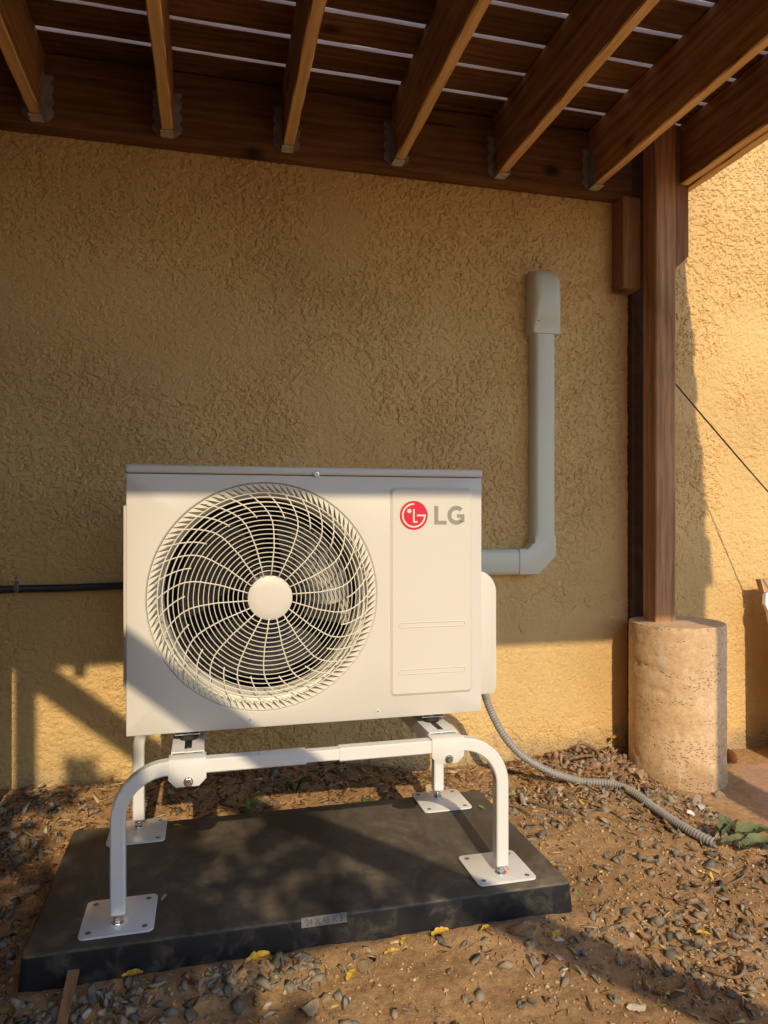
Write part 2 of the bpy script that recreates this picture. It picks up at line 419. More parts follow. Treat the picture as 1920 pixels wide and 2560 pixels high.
make_wall()

# ---------------------------------------------------------------- deck
JX = [-.943, -.536, -.129, .279, .684, 1.093, 1.494]
ZJ0, ZJ1 = 2.262, 2.497
FY = -.183
deck = empty('wooden_deck', (0, WY, 2.26), 'dark stained wooden deck overhead on joists hung from the wall ledger', 'deck')
MB().box(-5.2, 1.672, 2.552, 2.588, 2.236, 2.494, .003).build('ledger_board', 'ledger', deck)
def warped(x0, x1, y0, y1, z0, z1, seg=24, amp=.002, seed=0, bev=.004):
    r = random.Random(seed); n = seg; vs = []; fs = []
    ph = r.random()*9
    prof = [(x0+bev, z0), (x1-bev, z0), (x1, z0+bev), (x1, z1-bev), (x1-bev, z1), (x0+bev, z1), (x0, z1-bev), (x0, z0+bev)]
    for i in range(n+1):
        y = y0+(y1-y0)*i/n
        ox = amp*math.sin(y*2.1+ph)+amp*.5*math.sin(y*6.7+ph*2); oz = amp*.4*math.sin(y*3.3+ph)
        for x, z in prof: vs.append((x+ox+r.uniform(-.0003, .0003), y, z+oz+r.uniform(-.0004, .0004)))
    for i in range(n):
        for k in range(8): a = i*8+k; b = i*8+(k+1) % 8; fs.append((a, b, b+8, a+8))
    fs += [tuple(range(8)), tuple(n*8+k for k in range(8))]
    return MB().add(vs, fs)
for i, x in enumerate(JX):
    b = warped(x-.019, x+.019, FY+.04, 2.549, ZJ0+.002, ZJ1, 40, .0018, i)
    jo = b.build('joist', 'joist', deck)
    # hanger
    hb = MB()
    zt, zb = ZJ0+.155, ZJ0-.002
    for s in (-1, 1):
        # flange on ledger with scalloped outer edge
        e = x+s*.0205; pts = [(e, zt), (e, zb+.001), (e+s*.008, zb+.004)]
        zz = zb+.02; outer = []
        for k in range(3):
            outer += [(e+s*.026, zz), (e+s*.0275, zz+.012), (e+s*.026, zz+.022), (e+s*.021, zz+.026), (e+s*.021, zz+.033)]; zz += .042
        outer += [(e+s*.0275, zz-.002), (e+s*.0275, zt)]
        hb.prism(pts+outer, 'Y', 2.5465, 2.549)
        hb.prism([(2.497, zb), (2.546, zb), (2.546, zt), (2.512, zt), (2.497, zt-.05)], 'X', e-s*.0012, e)
        for zz in (.05, .09, .13): hb.lathe((e+s*.014, 2.5445, zb+zz), [(.0001, 0), (.004, .0005), (.004, .002)], 'Y', 8)
    hg = hb.build('joist_hanger', 'galv_dull', deck)
    MB().box(x-.0205, x+.0205, 2.497, 2.546, zb-.0025, zb-.0005).build('hanger_seat', 'seat', hg)
# doubled rim joist at the right
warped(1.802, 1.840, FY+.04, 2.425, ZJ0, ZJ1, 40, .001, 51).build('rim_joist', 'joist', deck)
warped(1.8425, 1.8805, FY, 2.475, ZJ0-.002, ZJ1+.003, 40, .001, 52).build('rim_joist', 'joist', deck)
# front beam (over the photographer's head)
MB().box(-5.2, 1.878, FY-.04, FY, 2.262, 2.497, .003).build('front_beam', 'ledger', deck)
MB().box(-.60, -.56, FY-.0, FY+.038, 2.20, 2.4).build('blocking', 'joist', deck)
# decking
yb = 2.586; k = 0
gaps = [2.438]
while gaps[-1] > FY-.05: gaps.append(gaps[-1]-.1505)
edges = [2.586]+gaps
rr = random.Random(5)
for i in range(len(edges)-1):
    y1 = edges[i]-.009 if i else edges[i]; y0 = edges[i+1]+.009
    n = 120; vs = []; fs = []
    ph0, ph1 = rr.random()*9, rr.random()*9; xe = 1.905+rr.uniform(-.012, .012)
    for j in range(n+1):
        x = -5.2+(xe+5.2)*j/n
        a0 = .0012*math.sin(x*5+ph0)+.0007*math.sin(x*23+ph0)+rr.uniform(-.0004, .0004)
        a1 = .0012*math.sin(x*5+ph1)+.0007*math.sin(x*31+ph1)+rr.uniform(-.0004, .0004)
        vs += [(x, y0+a0, 2.500), (x, y1+a1, 2.500), (x, y1+a1, 2.526), (x, y0+a0, 2.526)]
    for j in range(n):
        for q in range(4): a = j*4+q; b = j*4+(q+1) % 4; fs.append((a, b, b+4, a+4))
    fs += [(0, 1, 2, 3), tuple(n*4+q for q in range(4))]
    MB().add(vs, fs).build('deck_board', 'deck', deck)

# ---------------------------------------------------------------- post, trim, blocks, pier
PX, PY, PR = 1.772, 2.405, .178
post = empty('wooden_post', (1.73, 2.454, .55), 'reddish brown square wooden post standing on the concrete pier', 'post')
MB().box(1.685, 1.774, 2.411, 2.498, .545, 2.497, .004, seg=1).build('post_shaft', 'post', post)
MB().prism([(1.7755, 2.494), (1.7755, 1.925), (1.843, 1.985), (1.8415, 2.494)], 'Y', 2.427, 2.467, .002).build('support_block', 'block', post)
b2 = MB().box(1.600, 1.683, 2.503, 2.588, 1.865, 2.234, .010).build('wall_block', 'block')
tag(b2, 'short reddish brown wood block fixed to the wall under the ledger end', 'wood block')
tb = MB()
tb.box(1.676, 1.80, 2.56, 2.592, -.10, 2.494, .002).build('trim_board', 'trim')
tag(bpy.data.objects['trim_board'], 'narrow dark brown board on the wall behind the wooden post', 'board')
def make_pier():
    n = 96; rows = 70; zb, zt = -.16, .553; vs = []; fs = []
    r2 = np.random.default_rng(3)
    for j in range(rows+1):
        z = zb+(zt-zb)*j/rows
        for k in range(n):
            a = 2*math.pi*k/n
            lay = float(fbm(np.array(a*1.5), np.array(z*14), 1.6, 3))
            pit = float(fbm(np.array(a*PR*60), np.array(z*70), 1., 2))
            band = .5+.5*math.sin(z*55+2*lay*4)
            r = PR - .006*max(0, pit-.52)*4*band - .002*lay + (.002*math.sin(a*2+1))
            if j == rows: r -= .0025
            if z < .03: r += .008*(1-(z-zb)/.19)
            vs.append((PX+r*math.cos(a), PY+r*math.sin(a), z))
    for j in range(rows):
        for k in range(n): fs.append((j*n+k, j*n+(k+1) % n, (j+1)*n+(k+1) % n, (j+1)*n+k))
    base = rows*n
    for q, rad in ((1, .85), (2, .5), (3, .15)):
        o = len(vs)
        for k in range(n):
            a = 2*math.pi*k/n
            x, y = PX+PR*rad*math.cos(a), PY+PR*rad*math.sin(a)
            vs.append((x, y, zt+.001+(.004*float(fbm(np.array(x), np.array(y), 20)-.5))-.002))
        for k in range(n): fs.append((base+k, base+(k+1) % n, o+(k+1) % n, o+k))
        base = o
    fs.append(tuple(base+k for k in range(n)))
    o = MB().add(vs, fs).build('concrete_pier', 'pier', None, auto=50)
    tag(o, 'round layered tan concrete pier carrying the wooden post', 'pier')
make_pier()

# ---------------------------------------------------------------- outdoor unit
UX0, UX1, UY0, UY1, UZ0, UZ1 = -.1775, .6905, 1.72, 2.05, .459, 1.062
unit = empty('heat_pump', (.256, 1.885, .459), 'cream white outdoor heat pump unit with round fan grille and red logo', 'heat pump')
CX, CZc, RO = .1385, .771, .272
def front_panel():
    n = 192; angs = [2*math.pi*k/n for k in range(n)]
    def rect(ix):
        x0, x1, z0, z1 = UX0+ix, UX1-ix, UZ0+ix, UZ1-ix; out = []
        cs = [(x1, z1), (x0, z1), (x0, z0), (x1, z0)]
        ca = [math.atan2(z-CZc, x-CX) % (2*math.pi) for x, z in cs]
        for a in angs:
            dx, dz = math.cos(a), math.sin(a); t = 1e9
            if dx > 1e-9: t = min(t, (x1-CX)/dx)
            if dx < -1e-9: t = min(t, (x0-CX)/dx)
            if dz > 1e-9: t = min(t, (z1-CZc)/dz)
            if dz < -1e-9: t = min(t, (z0-CZc)/dz)
            out.append([CX+dx*t, CZc+dz*t])
        for c, a in zip(cs, ca):
            i = min(range(n), key=lambda q: abs((angs[q]-a+math.pi) % (2*math.pi)-math.pi)); out[i] = list(c)
        return out
    mb = MB(); loops = []
    loops.append([(CX+RO*math.cos(a), UY0+.004, CZc+RO*math.sin(a)) for a in angs])
    loops.append([(CX+(RO+.003)*math.cos(a), UY0, CZc+(RO+.003)*math.sin(a)) for a in angs])
    loops.append([(x, UY0, z) for x, z in rect(.004)])
    loops.append([(x, UY0+.0015, z) for x, z in rect(.0012)])
    loops.append([(x, UY0+.005, z) for x, z in rect(0)])
    loops.append([(x, UY0+.07, z) for x, z in rect(0)])
    vs = [v for l in loops for v in l]; fs = []
    for i in range(len(loops)-1):
        for k in range(n): fs.append((i*n+k, i*n+(k+1) % n, (i+1)*n+(k+1) % n, (i+1)*n+k))
    return mb.add(vs, fs)
fp = front_panel().build('front_panel', 'cab', unit, auto=30)
# casing: rear shell, open at the front
c = MB(); x0, x1, y0, y1, z0, z1 = UX0+.002, UX1-.002, UY0+.06, UY1, UZ0+.002, UZ1
c.add([(x0, y0, z0), (x1, y0, z0), (x1, y0, z1), (x0, y0, z1), (x0, y1, z0), (x1, y1, z0), (x1, y1, z1), (x0, y1, z1)],
      [(0, 1, 5, 4), (1, 2, 6, 5), (0, 4, 7, 3), (4, 5, 6, 7), (3, 7, 6, 2)])
c.build('casing', 'cab', unit)
ins = MB(); i = .006
ins.add([(x0+i, UY0+.045, z0+i), (.44, UY0+.045, z0+i), (.44, UY0+.045, z1-i), (x0+i, UY0+.045, z1-i), (x0+i, y1-i, z0+i), (.44, y1-i, z0+i), (.44, y1-i, z1-i), (x0+i, y1-i, z1-i)],
        [(0, 1, 5, 4), (1, 2, 6, 5), (0, 4, 7, 3), (3, 7, 6, 2)])
ins.build('interior', 'black', unit)
MB().box(x0+.012, .43, y1-.05, y1-.02, z0+.012, z1-.01).build('coil', 'coil', unit)
# slanted pale plate added to stand for the sunlit coil behind the fan
MB().add([(.265, 1.98, .685), (.385, 1.90, .665), (.392, 1.90, .86), (.30, 1.98, .93), (.262, 1.99, .88)], [(0, 1, 2, 3, 4)]).build('lit_coil_plate', simple('lit_coil_tone', (.62, .58, .53), .4, .2, var=.35, vs=35), unit)
# side louvre strip left
MB().box(UX0-.009, UX0, UY0+.03, UY1-.02, UZ0+.10, UZ0+.53, .004).build('side_grip', 'cab', unit)
# lid
MB().box(UX0-.0015, UX1+.0015, UY0-.003, UY1+.012, UZ1+.0015, 1.083, .006, seg=3).build('lid', 'lid', unit, auto=40)
# bell mouth
bell = MB().lathe((CX, UY0, CZc), [(RO-.001, .004), (RO-.001, .014), (.262, .020), (.252, .022), (.248, .024), (.243, .034), (.2385, .048), (.2365, .062), (.2365, .085)], 'Y', 128)
bl = bell.build('bell_mouth', 'grille', unit, auto=28)
# toothed outer ring
def teeth():
    n = 104; mb = MB(); y0, y1 = UY0-.0005, UY0+.012; ro, rm, ri = RO-.0012, .2695, .2490
    for k in range(n):
        a0 = 2*math.pi*k/n; a1 = 2*math.pi*(k+1)/n; am = a0-.85*(a1-a0)
        P = lambda r, a, y: (CX+r*math.cos(a), y, CZc+r*math.sin(a))
        pts = [(ro, a0), (ro, a1), (rm, a1), (ri, am), (rm, a0+.12*(a1-a0))]
        pts = [(ro, a0), (ro, a1), (rm, a1), (ri, am+.10*(a1-a0)), (ri, am), (rm, a0+.08*(a1-a0))]
        m = len(pts); vs = [P(r, a, y0) for r, a in pts]+[P(r, a, y1) for r, a in pts]
        fs = [tuple(range(m)), tuple(range(m, 2*m))[::-1]]+[(i, (i+1) % m, m+(i+1) % m, m+i) for i in range(m)]
        mb.add(vs, fs)
    return mb
gr = MB()
def gc(r): return CX+.0095*(1-(r/.26)**2)
def gyy(r): return UY0-.016+.016*(min(r, .25)/.25)**4
radii = [.0635+.0109*k for k in range(15)]+[.2265, .2385, .2485]
for r in radii:
    thick = .0011 if r < .22 else .0017
    pts = [(gc(r)+r*math.cos(a), gyy(r), CZc+r*math.sin(a)) for a in np.linspace(0, 2*math.pi, 97)[:-1]]
    gr.tube(pts, thick, 6, closed=True, up=(0, 1, 0))
grille = gr.build('fan_grille', 'grille', unit, smooth=True)
for k in range(36):
    th = 2*math.pi*k/36+.13; r0 = .050 if k % 2 == 0 else .1945
    rs = [.05, .08, .12, .16, .18, .195, .205, .213, .220, .227, .235, .243, .252, .258] if k % 2 == 0 else [.190, .197, .205, .213, .220, .227, .235, .243, .252, .258]
    pts = []
    for r in rs:
        tw = -.05*math.sin(min(1, (r-.05)/.14)*math.pi)
        tw += .27*max(0, (r-.186)/.076)**1.25
        a = th+tw; pts.append((gc(r)+r*math.cos(a), gyy(r)-.0006, CZc+r*math.sin(a)))
    MB().tube(pts, .0016, 6, up=(0, 1, 0)).build('spoke', 'grille', grille, smooth=True)
teeth().build('toothed_ring', 'grille', grille)
MB().lathe((.148, UY0-.018, CZc-.001), [(.0005, -.0035), (.03, -.003), (.047, -.0012), (.0525, .002), (.0525, .008)], 'Y', 64).build('hub_cap', 'cab', grille, auto=40)
# fan
fan = MB().lathe((.143, UY0+.055, CZc), [(.0005, 0), (.045, .002), (.055, .01), (.055, .09)], 'Y', 32).build('fan', 'blade', unit, auto=40)
for k in range(3):
    vs = []; fs = []; n = 10; m = 8; a0 = k*2*math.pi/3+.4
    for i in range(n+1):
        r = .05+.158*i/n
        for j in range(m+1):
            s = j/m; wd = .55+.55*math.sin(i/n*2.2); a = a0+(s-.5)*wd*1.4+.25*i/n
            vs.append((.143+r*math.cos(a), UY0+.062+.07*s+.01*math.sin(s*3), CZc+r*math.sin(a)))
    for i in range(n):
        for j in range(m): a = i*(m+1)+j; fs.append((a, a+1, a+m+2, a+m+1))
    MB().add(vs, fs).build('fan_blade', 'blade', fan, smooth=True, fix=False)
# embossed service panel
def rrect(x0, x1, z0, z1, r, n=6):
    out = []
    for cx, cz, a0 in ((x1-r, z1-r, 0), (x0+r, z1-r, 90), (x0+r, z0+r, 180), (x1-r, z0+r, 270)):
        for k in range(n+1): a = R(a0+90*k/n); out.append((cx+r*math.cos(a), cz+r*math.sin(a)))
    return out
def raised(mb, x0, x1, z0, z1, r, yb, h, wd, inv=False):
    o = rrect(x0, x1, z0, z1, r); i = rrect(x0+wd, x1-wd, z0+wd, z1-wd, max(r-wd, .0008)); n = len(o)
    vs = [(x, yb, z) for x, z in o]+[(x, yb-h, z) for x, z in i]
    mb.add(vs, [(k, (k+1) % n, n+(k+1) % n, n+k) for k in range(n)]+[tuple(range(n, 2*n))])
def ringraise(mb, x0, x1, z0, z1, r, yb, h, wd):
    """a raised rounded-rectangular rib: out-up, in-down"""
    L = [(0, 0), (wd*.35, h), (wd*.65, h), (wd, .0002)]; n = None; vs = []
    for ins_, hh in L:
        l = rrect(x0+ins_, x1-ins_, z0+ins_, z1-ins_, max(r-ins_, .001)); n = len(l); vs += [(x, yb-hh, z) for x, z in l]
    fs = []
    for q in range(3): fs += [(q*n+k, q*n+(k+1) % n, (q+1)*n+(k+1) % n, (q+1)*n+k) for k in range(n)]
    mb.add(vs, fs)
sp = MB(); raised(sp, .446, .664, .513, 1.036, .012, UY0-.0002, .0042, .0065)
YP = UY0-.0044
pn = sp.build('service_panel', 'cab', unit, auto=20)
for (za, zb_) in ((.684, .697), (.567, .580)):
    s = MB(); ringraise(s, .466, .644, za-.001, zb_+.001, .006, YP, .0013, .0035); s.build('slot_rib', 'cab', pn, auto=20)
# logo
def disc(cx, cz, r, y, n=64): return [(cx+r*math.cos(2*math.pi*k/n), y, cz+r*math.sin(2*math.pi*k/n)) for k in range(n)]
LX, LZ, LR = .506, .9655, .0365
lg = MB(); lg.prism([(p[0], p[2]) for p in disc(LX, LZ, LR, 0)], 'Y', YP-.0005, YP+.0002)
lo = lg.build('round_logo', 'logo_red', pn)
wq = MB(); yl0, yl1 = YP-.0009, YP-.0004
def band(cx, cz, r0, r1, a0, a1, n=48):
    L = [(cx+r1*math.cos(R(a0+(a1-a0)*k/n)), cz+r1*math.sin(R(a0+(a1-a0)*k/n))) for k in range(n+1)]
    L += [(cx+r0*math.cos(R(a1+(a0-a1)*k/n)), cz+r0*math.sin(R(a1+(a0-a1)*k/n))) for k in range(n+1)]
    return L
def strip_prism(mb, cx, cz, r0, r1, a0, a1, ya, yb, n=40):
    for k in range(n):
        b0 = R(a0+(a1-a0)*k/n); b1 = R(a0+(a1-a0)*(k+1)/n)
        P = lambda r, a, y: (cx+r*math.cos(a), y, cz+r*math.sin(a))
        mb.add([P(r0, b0, ya), P(r1, b0, ya), P(r1, b1, ya), P(r0, b1, ya)], [(0, 1, 2, 3)])
def rect(mb, x0, x1, z0, z1, y): mb.add([(x0, y, z0), (x1, y, z0), (x1, y, z1), (x0, y, z1)], [(0, 1, 2, 3)])
strip_prism(wq, LX, LZ, LR*.73, LR*.845, 88, 360, yl0, yl1)
rect(wq, LX+LR*.22, LX+LR*.845, LZ-LR*.06, LZ+LR*.06, yl0-.00005)
rect(wq, LX-LR*.06, LX+LR*.06, LZ-LR*.50, LZ+LR*.42, yl0)
rect(wq, LX+LR*.06, LX+LR*.26, LZ-LR*.50, LZ-LR*.39, yl0)
wq.add(disc(LX-LR*.33, LZ+LR*.30, LR*.145, yl0, 24), [tuple(range(24))])
wq.build('logo_face', 'logo_white', lo)
tx = MB(); yt = YP-.0006
rect(tx, .5600, .5705, .9425, .9895, yt); rect(tx, .5705, .5930, .9425, .9520, yt)
gx_, gz_, r1, r0 = .6190, .9660, .0240, .0135
strip_prism(tx, gx_, gz_, r0, r1, 46, 312, yt, yt)
rect(tx, gx_+.0015, gx_+.0215, gz_-.0065, gz_+.0025, yt); rect(tx, gx_+.0115, gx_+.0215, gz_-.0178, gz_-.0065, yt)
tx.build('brand_letters', 'logo_grey', pn)
for (x, z, y) in ((.262, 1.0665, UY0-.004), (.102, .480, UY0), (.414, .479, UY0)):
    b = MB(); b.lathe((x, y, z), [(.0075, .0004), (.0068, -.0012), (.0052, -.0008), (.0046, -.0022), (.0002, -.0028)], 'Y', 20)
    s = b.build('screw', 'steel' if y < UY0 else 'cab', unit, auto=40)
    q = MB(); q.box(x-.0025, x+.0025, y-.0031, y-.0024, z-.0005, z+.0005); q.box(x-.0005, x+.0005, y-.0031, y-.0024, z-.0025, z+.0025); q.build('screw_slot', 'engrave', s)
# valve cover
prof = []
for cx, cz, r, a0 in ((.722, .752, .062, 0),): 
    prof += [(cx+r*math.cos(R(90*k/8)), cz+r*math.sin(R(90*k/8))) for k in range(9)]
prof += [(.688, .818), (.688, .470)]
prof += [(.764+.02*math.cos(R(-90+90*k/5)), .490+.02*math.sin(R(-90+90*k/5))) for k in range(6)]
MB().prism(prof, 'Y', 1.845, 2.03, .006).build('valve_cover', 'cab', unit, auto=35)
# mounting feet (galvanised channels) front
for fx in (-.042, .563):
    b = MB(); y0, y1 = 1.735, 2.045
    hw_ = .029
    b.box(fx-hw_, fx+hw_, y0, y1, .4495, .4515); 
    for s in (-1, 1):
        e = fx+s*hw_
        b.prism([(y0, .4495), (y0+.035, .459), (y1-.0, .459), (y1, .4495)], 'X', e-.001, e+.001)
        b.prism([(y0-.0, .4515), (y0+.004, .476), (y1, .476), (y1, .4515)], 'X', e-s*.0022, e-s*.001)
    f_ = b.build('mounting_foot', 'galv', unit)
    for yy in (1.757, 2.02):
        q = MB(); q.lathe((fx, yy, .4515), [(.014, 0), (.014, .002), (.009, .0022)], 'Z', 20); q.lathe((fx, yy, .4535), [(.0088, 0), (.0088, .008), (.007, .0095), (.0003, .0098)], 'Z', 6)
        q.build('foot_bolt', 'steel', f_)

# ---------------------------------------------------------------- stand
stand = empty('equipment_stand', (.26, 1.885, .077), 'white powder coated adjustable metal stand carrying the heat pump', 'stand')
HW = .0132
def arch(yc):
    zb = .410; xl, xr = -.185, .7075; rr_ = .105; zl = .105
    def curve(xc, sgn):
        cx = xc+sgn*rr_; cz = zb-rr_
        pts = [(xc, yc, zl), (xc, yc, .2), (xc, yc, cz-.004)]
        for k in range(0, 17):
            a = R(90*k/16); pts.append((cx-sgn*rr_*math.cos(a), yc, cz+rr_*math.sin(a)))
        return pts
    L = curve(xl, 1)+[(.0, yc, zb), (.223, yc, zb)]
    Rr = curve(xr, -1)+[(.5, yc, zb), (.301, yc, zb)]
    pl = MB().tube(L, HW*1.18, square=True, up=(0, 1, 0)).build('bent_leg', 'frame', stand, auto=40)
    pr = MB().tube(Rr, HW*1.18, square=True, up=(0, 1, 0)).build('bent_leg', 'frame', stand, auto=40)
    MB().tube([(.19, yc, zb), (.33, yc, zb)], HW*.98, square=True, up=(0, 1, 0)).build('inner_bar', 'frame', stand, auto=40)
    for x in (xl, xr):
        plate(x+(.0015 if x > 0 else 0), yc+(.03 if yc < 1.9 else -.03)*1.0, x, yc)
def plate(px, py, bx, by):
    zt = .0815
    hw_ = .0765; bm = bmesh.new()
    # plate with four bolt holes: build outline grid by ring strips around holes
    outer = rrect(px-hw_, px+hw_, py-hw_, py+hw_, .014, 5)
    mb = MB(); mb.prism(outer, 'Z', zt-.004, zt, .0008)
    p = mb.build('base_plate', 'frame', stand, auto=40)
    MB().prism(rrect(px-hw_+.004, px+hw_-.004, py-hw_+.004, py+hw_-.004, .012, 5), 'Z', .0762, zt-.0042).build('rubber_mat', 'rubber', p)
    for sx in (-1, 1):
        for sy in (-1, 1):
            h = MB(); h.lathe((px+sx*.057, py+sy*.057, zt), [(.0062, .0004), (.0052, .0005), (.0048, .0003), (.0003, .0003)], 'Z', 16)
            h.build('bolt_hole', 'label', p)
    b = MB(); b.tube([(bx, by, zt), (bx, by, .125)], .0045, 12)
    b.lathe((bx, by, zt), [(.0135, 0), (.0135, .002), (.011, .0022)], 'Z', 20)
    b.lathe((bx, by, zt+.002), [(.0095, 0), (.0095, .009), (.008, .0105), (.005, .0105)], 'Z', 6)
    if by < 1.9: b.lathe((bx, by, zt+.0125), [(.0082, 0), (.0082, .011), (.005, .011)], 'Z', 6)
    b.build('levelling_bolt', 'steel', p, auto=30)
    return p
YF, YR = 1.640, 2.133
arch(YF); arch(YR)
# sticker on front right plate
st_ = MB(); st_.prism([(.716, 1.630), (.742, 1.626), (.738, 1.702), (.712, 1.704)], 'Z', .0817, .0819)
s_ = st_.build('sticker', 'sticker', stand)
q = MB()
for k in range(6):
    yy = 1.634+.0085*k
    q.tube([(.722+.0035*math.cos(a), yy+.0035*math.sin(a), .0821) for a in np.linspace(.5, 5.6, 12)], .0007, 4, up=(0, 0, 1))
for k in range(7): q.box(.732, .7345, 1.645+.006*k, 1.649+.006*k, .0819, .0822)
q.build('sticker_print', 'sticker_red', s_)
for cx in (-.0395, .5645):
    for (yc, s) in ((YF, -1), (YR, 1)):
        b = MB(); f = yc+s*.0185
        x0, x1 = cx-.0405, cx+.0405
        ya, yb2 = min(f, f-s*.002), max(f, f-s*.002)
        b.prism([(x0, .429), (x0, .386), (x0+.016, .3695), (x1-.016, .3695), (x1, .386), (x1, .429)], 'Y', ya, yb2, .0006)
        b.box(x0, x1, min(f, yc-s*.022), max(f, yc-s*.022), .4275, .4305, .0008)
        cl = b.build('clamp_bracket', 'frame', stand, auto=40)
        q = MB(); q.lathe((cx+.002, f+s*.0004, .3805), [(.0105, 0), (.0105, s*.002), (.0085, s*.0022)], 'Y', 20)
        q.lathe((cx+.002, f+s*.002, .3805), [(.0085, 0), (.0085, s*.006), (.007, s*.0075), (.0003, s*.0078)], 'Y', 6)
        q.build('clamp_bolt', 'steel', cl, auto=30)
    # side rail: C channel with a slot in its top
    r = MB(); x0, x1 = cx-.036, cx+.036; y0, y1 = YF+.019, YR-.019
    r.box(x0, cx-.008, y0, y1, .4325, .4350, .0005); r.box(cx+.008, x1, y0, y1, .4325, .4350, .0005)
    r.box(x0, x0+.0025, y0, y1, .398, .4323); r.box(x1-.0025, x1, y0, y1, .398, .4323)
    r.box(cx-.02, cx+.02, y0, y1, .4, .4025)
    for yy in (y0, 1.80, 1.95): r.box(cx-.008, cx+.008, yy, yy+.02, .4327, .4348)
    r.build('side_rail', 'frame', stand)
    for yy in (1.757, 2.02):
        q = MB(); q.lathe((cx, yy, .4352), [(.021, 0), (.023, .005), (.020, .010), (.012, .0142), (.0003, .0142)], 'Z', 24)
        q.build('rubber_damper', 'rubber', stand, auto=40)
# ---------------------------------------------------------------- pad
def pad():
    bm = bmesh.new(); x0, x1, y0, y1 = -.363, .860, 1.566, 2.166
    o = rrect(x0, x1, y0, y1, .014, 6); lo_ = rrect(x0-.006, x1+.006, y0-.006, y1+.006, .016, 6)
    rings = [[(x, y, -.03) for x, y in lo_], [(x, y, .004) for x, y in lo_], [(x, y, .0695) for x, y in rrect(x0-.0008, x1+.0008, y0-.0008, y1+.0008, .015, 6)],
             [(x, y, .0725) for x, y in o], [(x, y, .0750) for x, y in rrect(x0+.0025, x1-.0025, y0+.0025, y1-.0025, .012, 6)], [(x, y, .076) for x, y in rrect(x0+.006, x1-.006, y0+.006, y1-.006, .010, 6)]]
    n = len(o); vs = [v for r_ in rings for v in r_]; fs = []
    for i in range(len(rings)-1):
        for k in range(n): fs.append((i*n+k, i*n+(k+1) % n, (i+1)*n+(k+1) % n, (i+1)*n+k))
    # top as fan with centre grid
    base = (len(rings)-1)*n; fs.append(tuple(base+k for k in range(n)))
    o_ = MB().add(vs, fs).build('equipment_pad', 'pad', None, auto=50)
    return tag(o_, 'dusty black plastic equipment pad lying on the ground under the stand', 'pad')
P = pad()
lb = MB(); yL = 1.5645
# tilted size label on the front top edge
lb.prism([(1.5580, .0600), (1.5600, .0600), (1.5665, .0785), (1.5640, .0790)], 'X', .203, .305, .0004)
lab = lb.build('size_label', 'label', P)
cu = bpy.data.curves.new('tmp', 'FONT'); cu.body = '24 X 48 X 3'; cu.size = .0195; cu.align_x = 'CENTER'; cu.align_y = 'CENTER'; cu.extrude = .0003
to = bpy.data.objects.new('tmp', cu); COL.objects.link(to); dg = bpy.context.evaluated_depsgraph_get(); me = bpy.data.meshes.new_from_object(to.evaluated_get(dg))
bpy.data.objects.remove(to)
Mx = Matrix.Translation((.254, 1.5603, .0693)) @ Matrix.Rotation(R(72), 4, 'X') @ Matrix.Scale(.86, 4, (1, 0, 0))
me.transform(Mx); addobj('size_text', me, 'engrave', lab)

# ---------------------------------------------------------------- line set cover
lc = empty('line_set_cover', (1.283, WY, .73), 'grey beige plastic line set cover running up the stucco wall', 'duct')
WB = 2.594
def channel(x0, x1, z0, z1, yf, axis, bev=.012):
    prof_ = None
    if axis == 'Z':
        return MB().prism([(x0, WB), (x0, yf+bev*1.4), (x0+bev*.4, yf+bev*.4), (x0+bev*1.4, yf), (x1-bev*1.4, yf), (x1-bev*.4, yf+bev*.4), (x1, yf+bev*1.4), (x1, WB)], 'Z', z0, z1)
    return MB().prism([(WB, z0), (yf+bev*1.4, z0), (yf+bev*.4, z0+bev*.4), (yf, z0+bev*1.4), (yf, z1-bev*1.4), (yf+bev*.4, z1-bev*.4), (yf+bev*1.4, z1), (WB, z1)], 'X', x0, x1)
channel(1.236, 1.326, .87, 1.69, 2.532, 'Z').build('vertical_channel', 'duct', lc, auto=50)
channel(.70, 1.18, .736, .836, 2.532, 'X').build('horizontal_channel', 'duct', lc, auto=50)
def elbow():
    o = [(1.172, .733), (1.254, .733), (1.330, .806), (1.330, .884), (1.232, .884), (1.232, .862), (1.205, .839), (1.172, .839)]
    def inset(d):
        cx, cz = 1.262, .80
        return [(1.172, .733+d), (1.254-.4*d, .733+d), (1.330-d, .806+.4*d), (1.330-d, .884), (1.232+d, .884), (1.232+d, .862-.5*d), (1.205-.4*d+.5*d, .839-d), (1.172, .839-d)]
    L = [[(x, WB, z) for x, z in inset(0)], [(x, 2.548, z) for x, z in inset(0)], [(x, 2.533, z) for x, z in inset(.005)], [(x, 2.529, z) for x, z in inset(.016)]]
    n = 8; fs = []
    for i in range(3): fs += [(i*n+k, i*n+(k+1) % n, (i+1)*n+(k+1) % n, (i+1)*n+k) for k in range(n)]
    fs.append(tuple(3*n+k for k in range(n)))
    return MB().add([v for l in L for v in l], fs)
e_ = elbow().build('elbow', 'duct', lc, auto=30)
MB().lathe((1.226, 2.534, .850), [(.0045, -.001), (.004, -.0022), (.0002, -.0026)], 'Y', 14).build('elbow_screw', 'galv', e_)
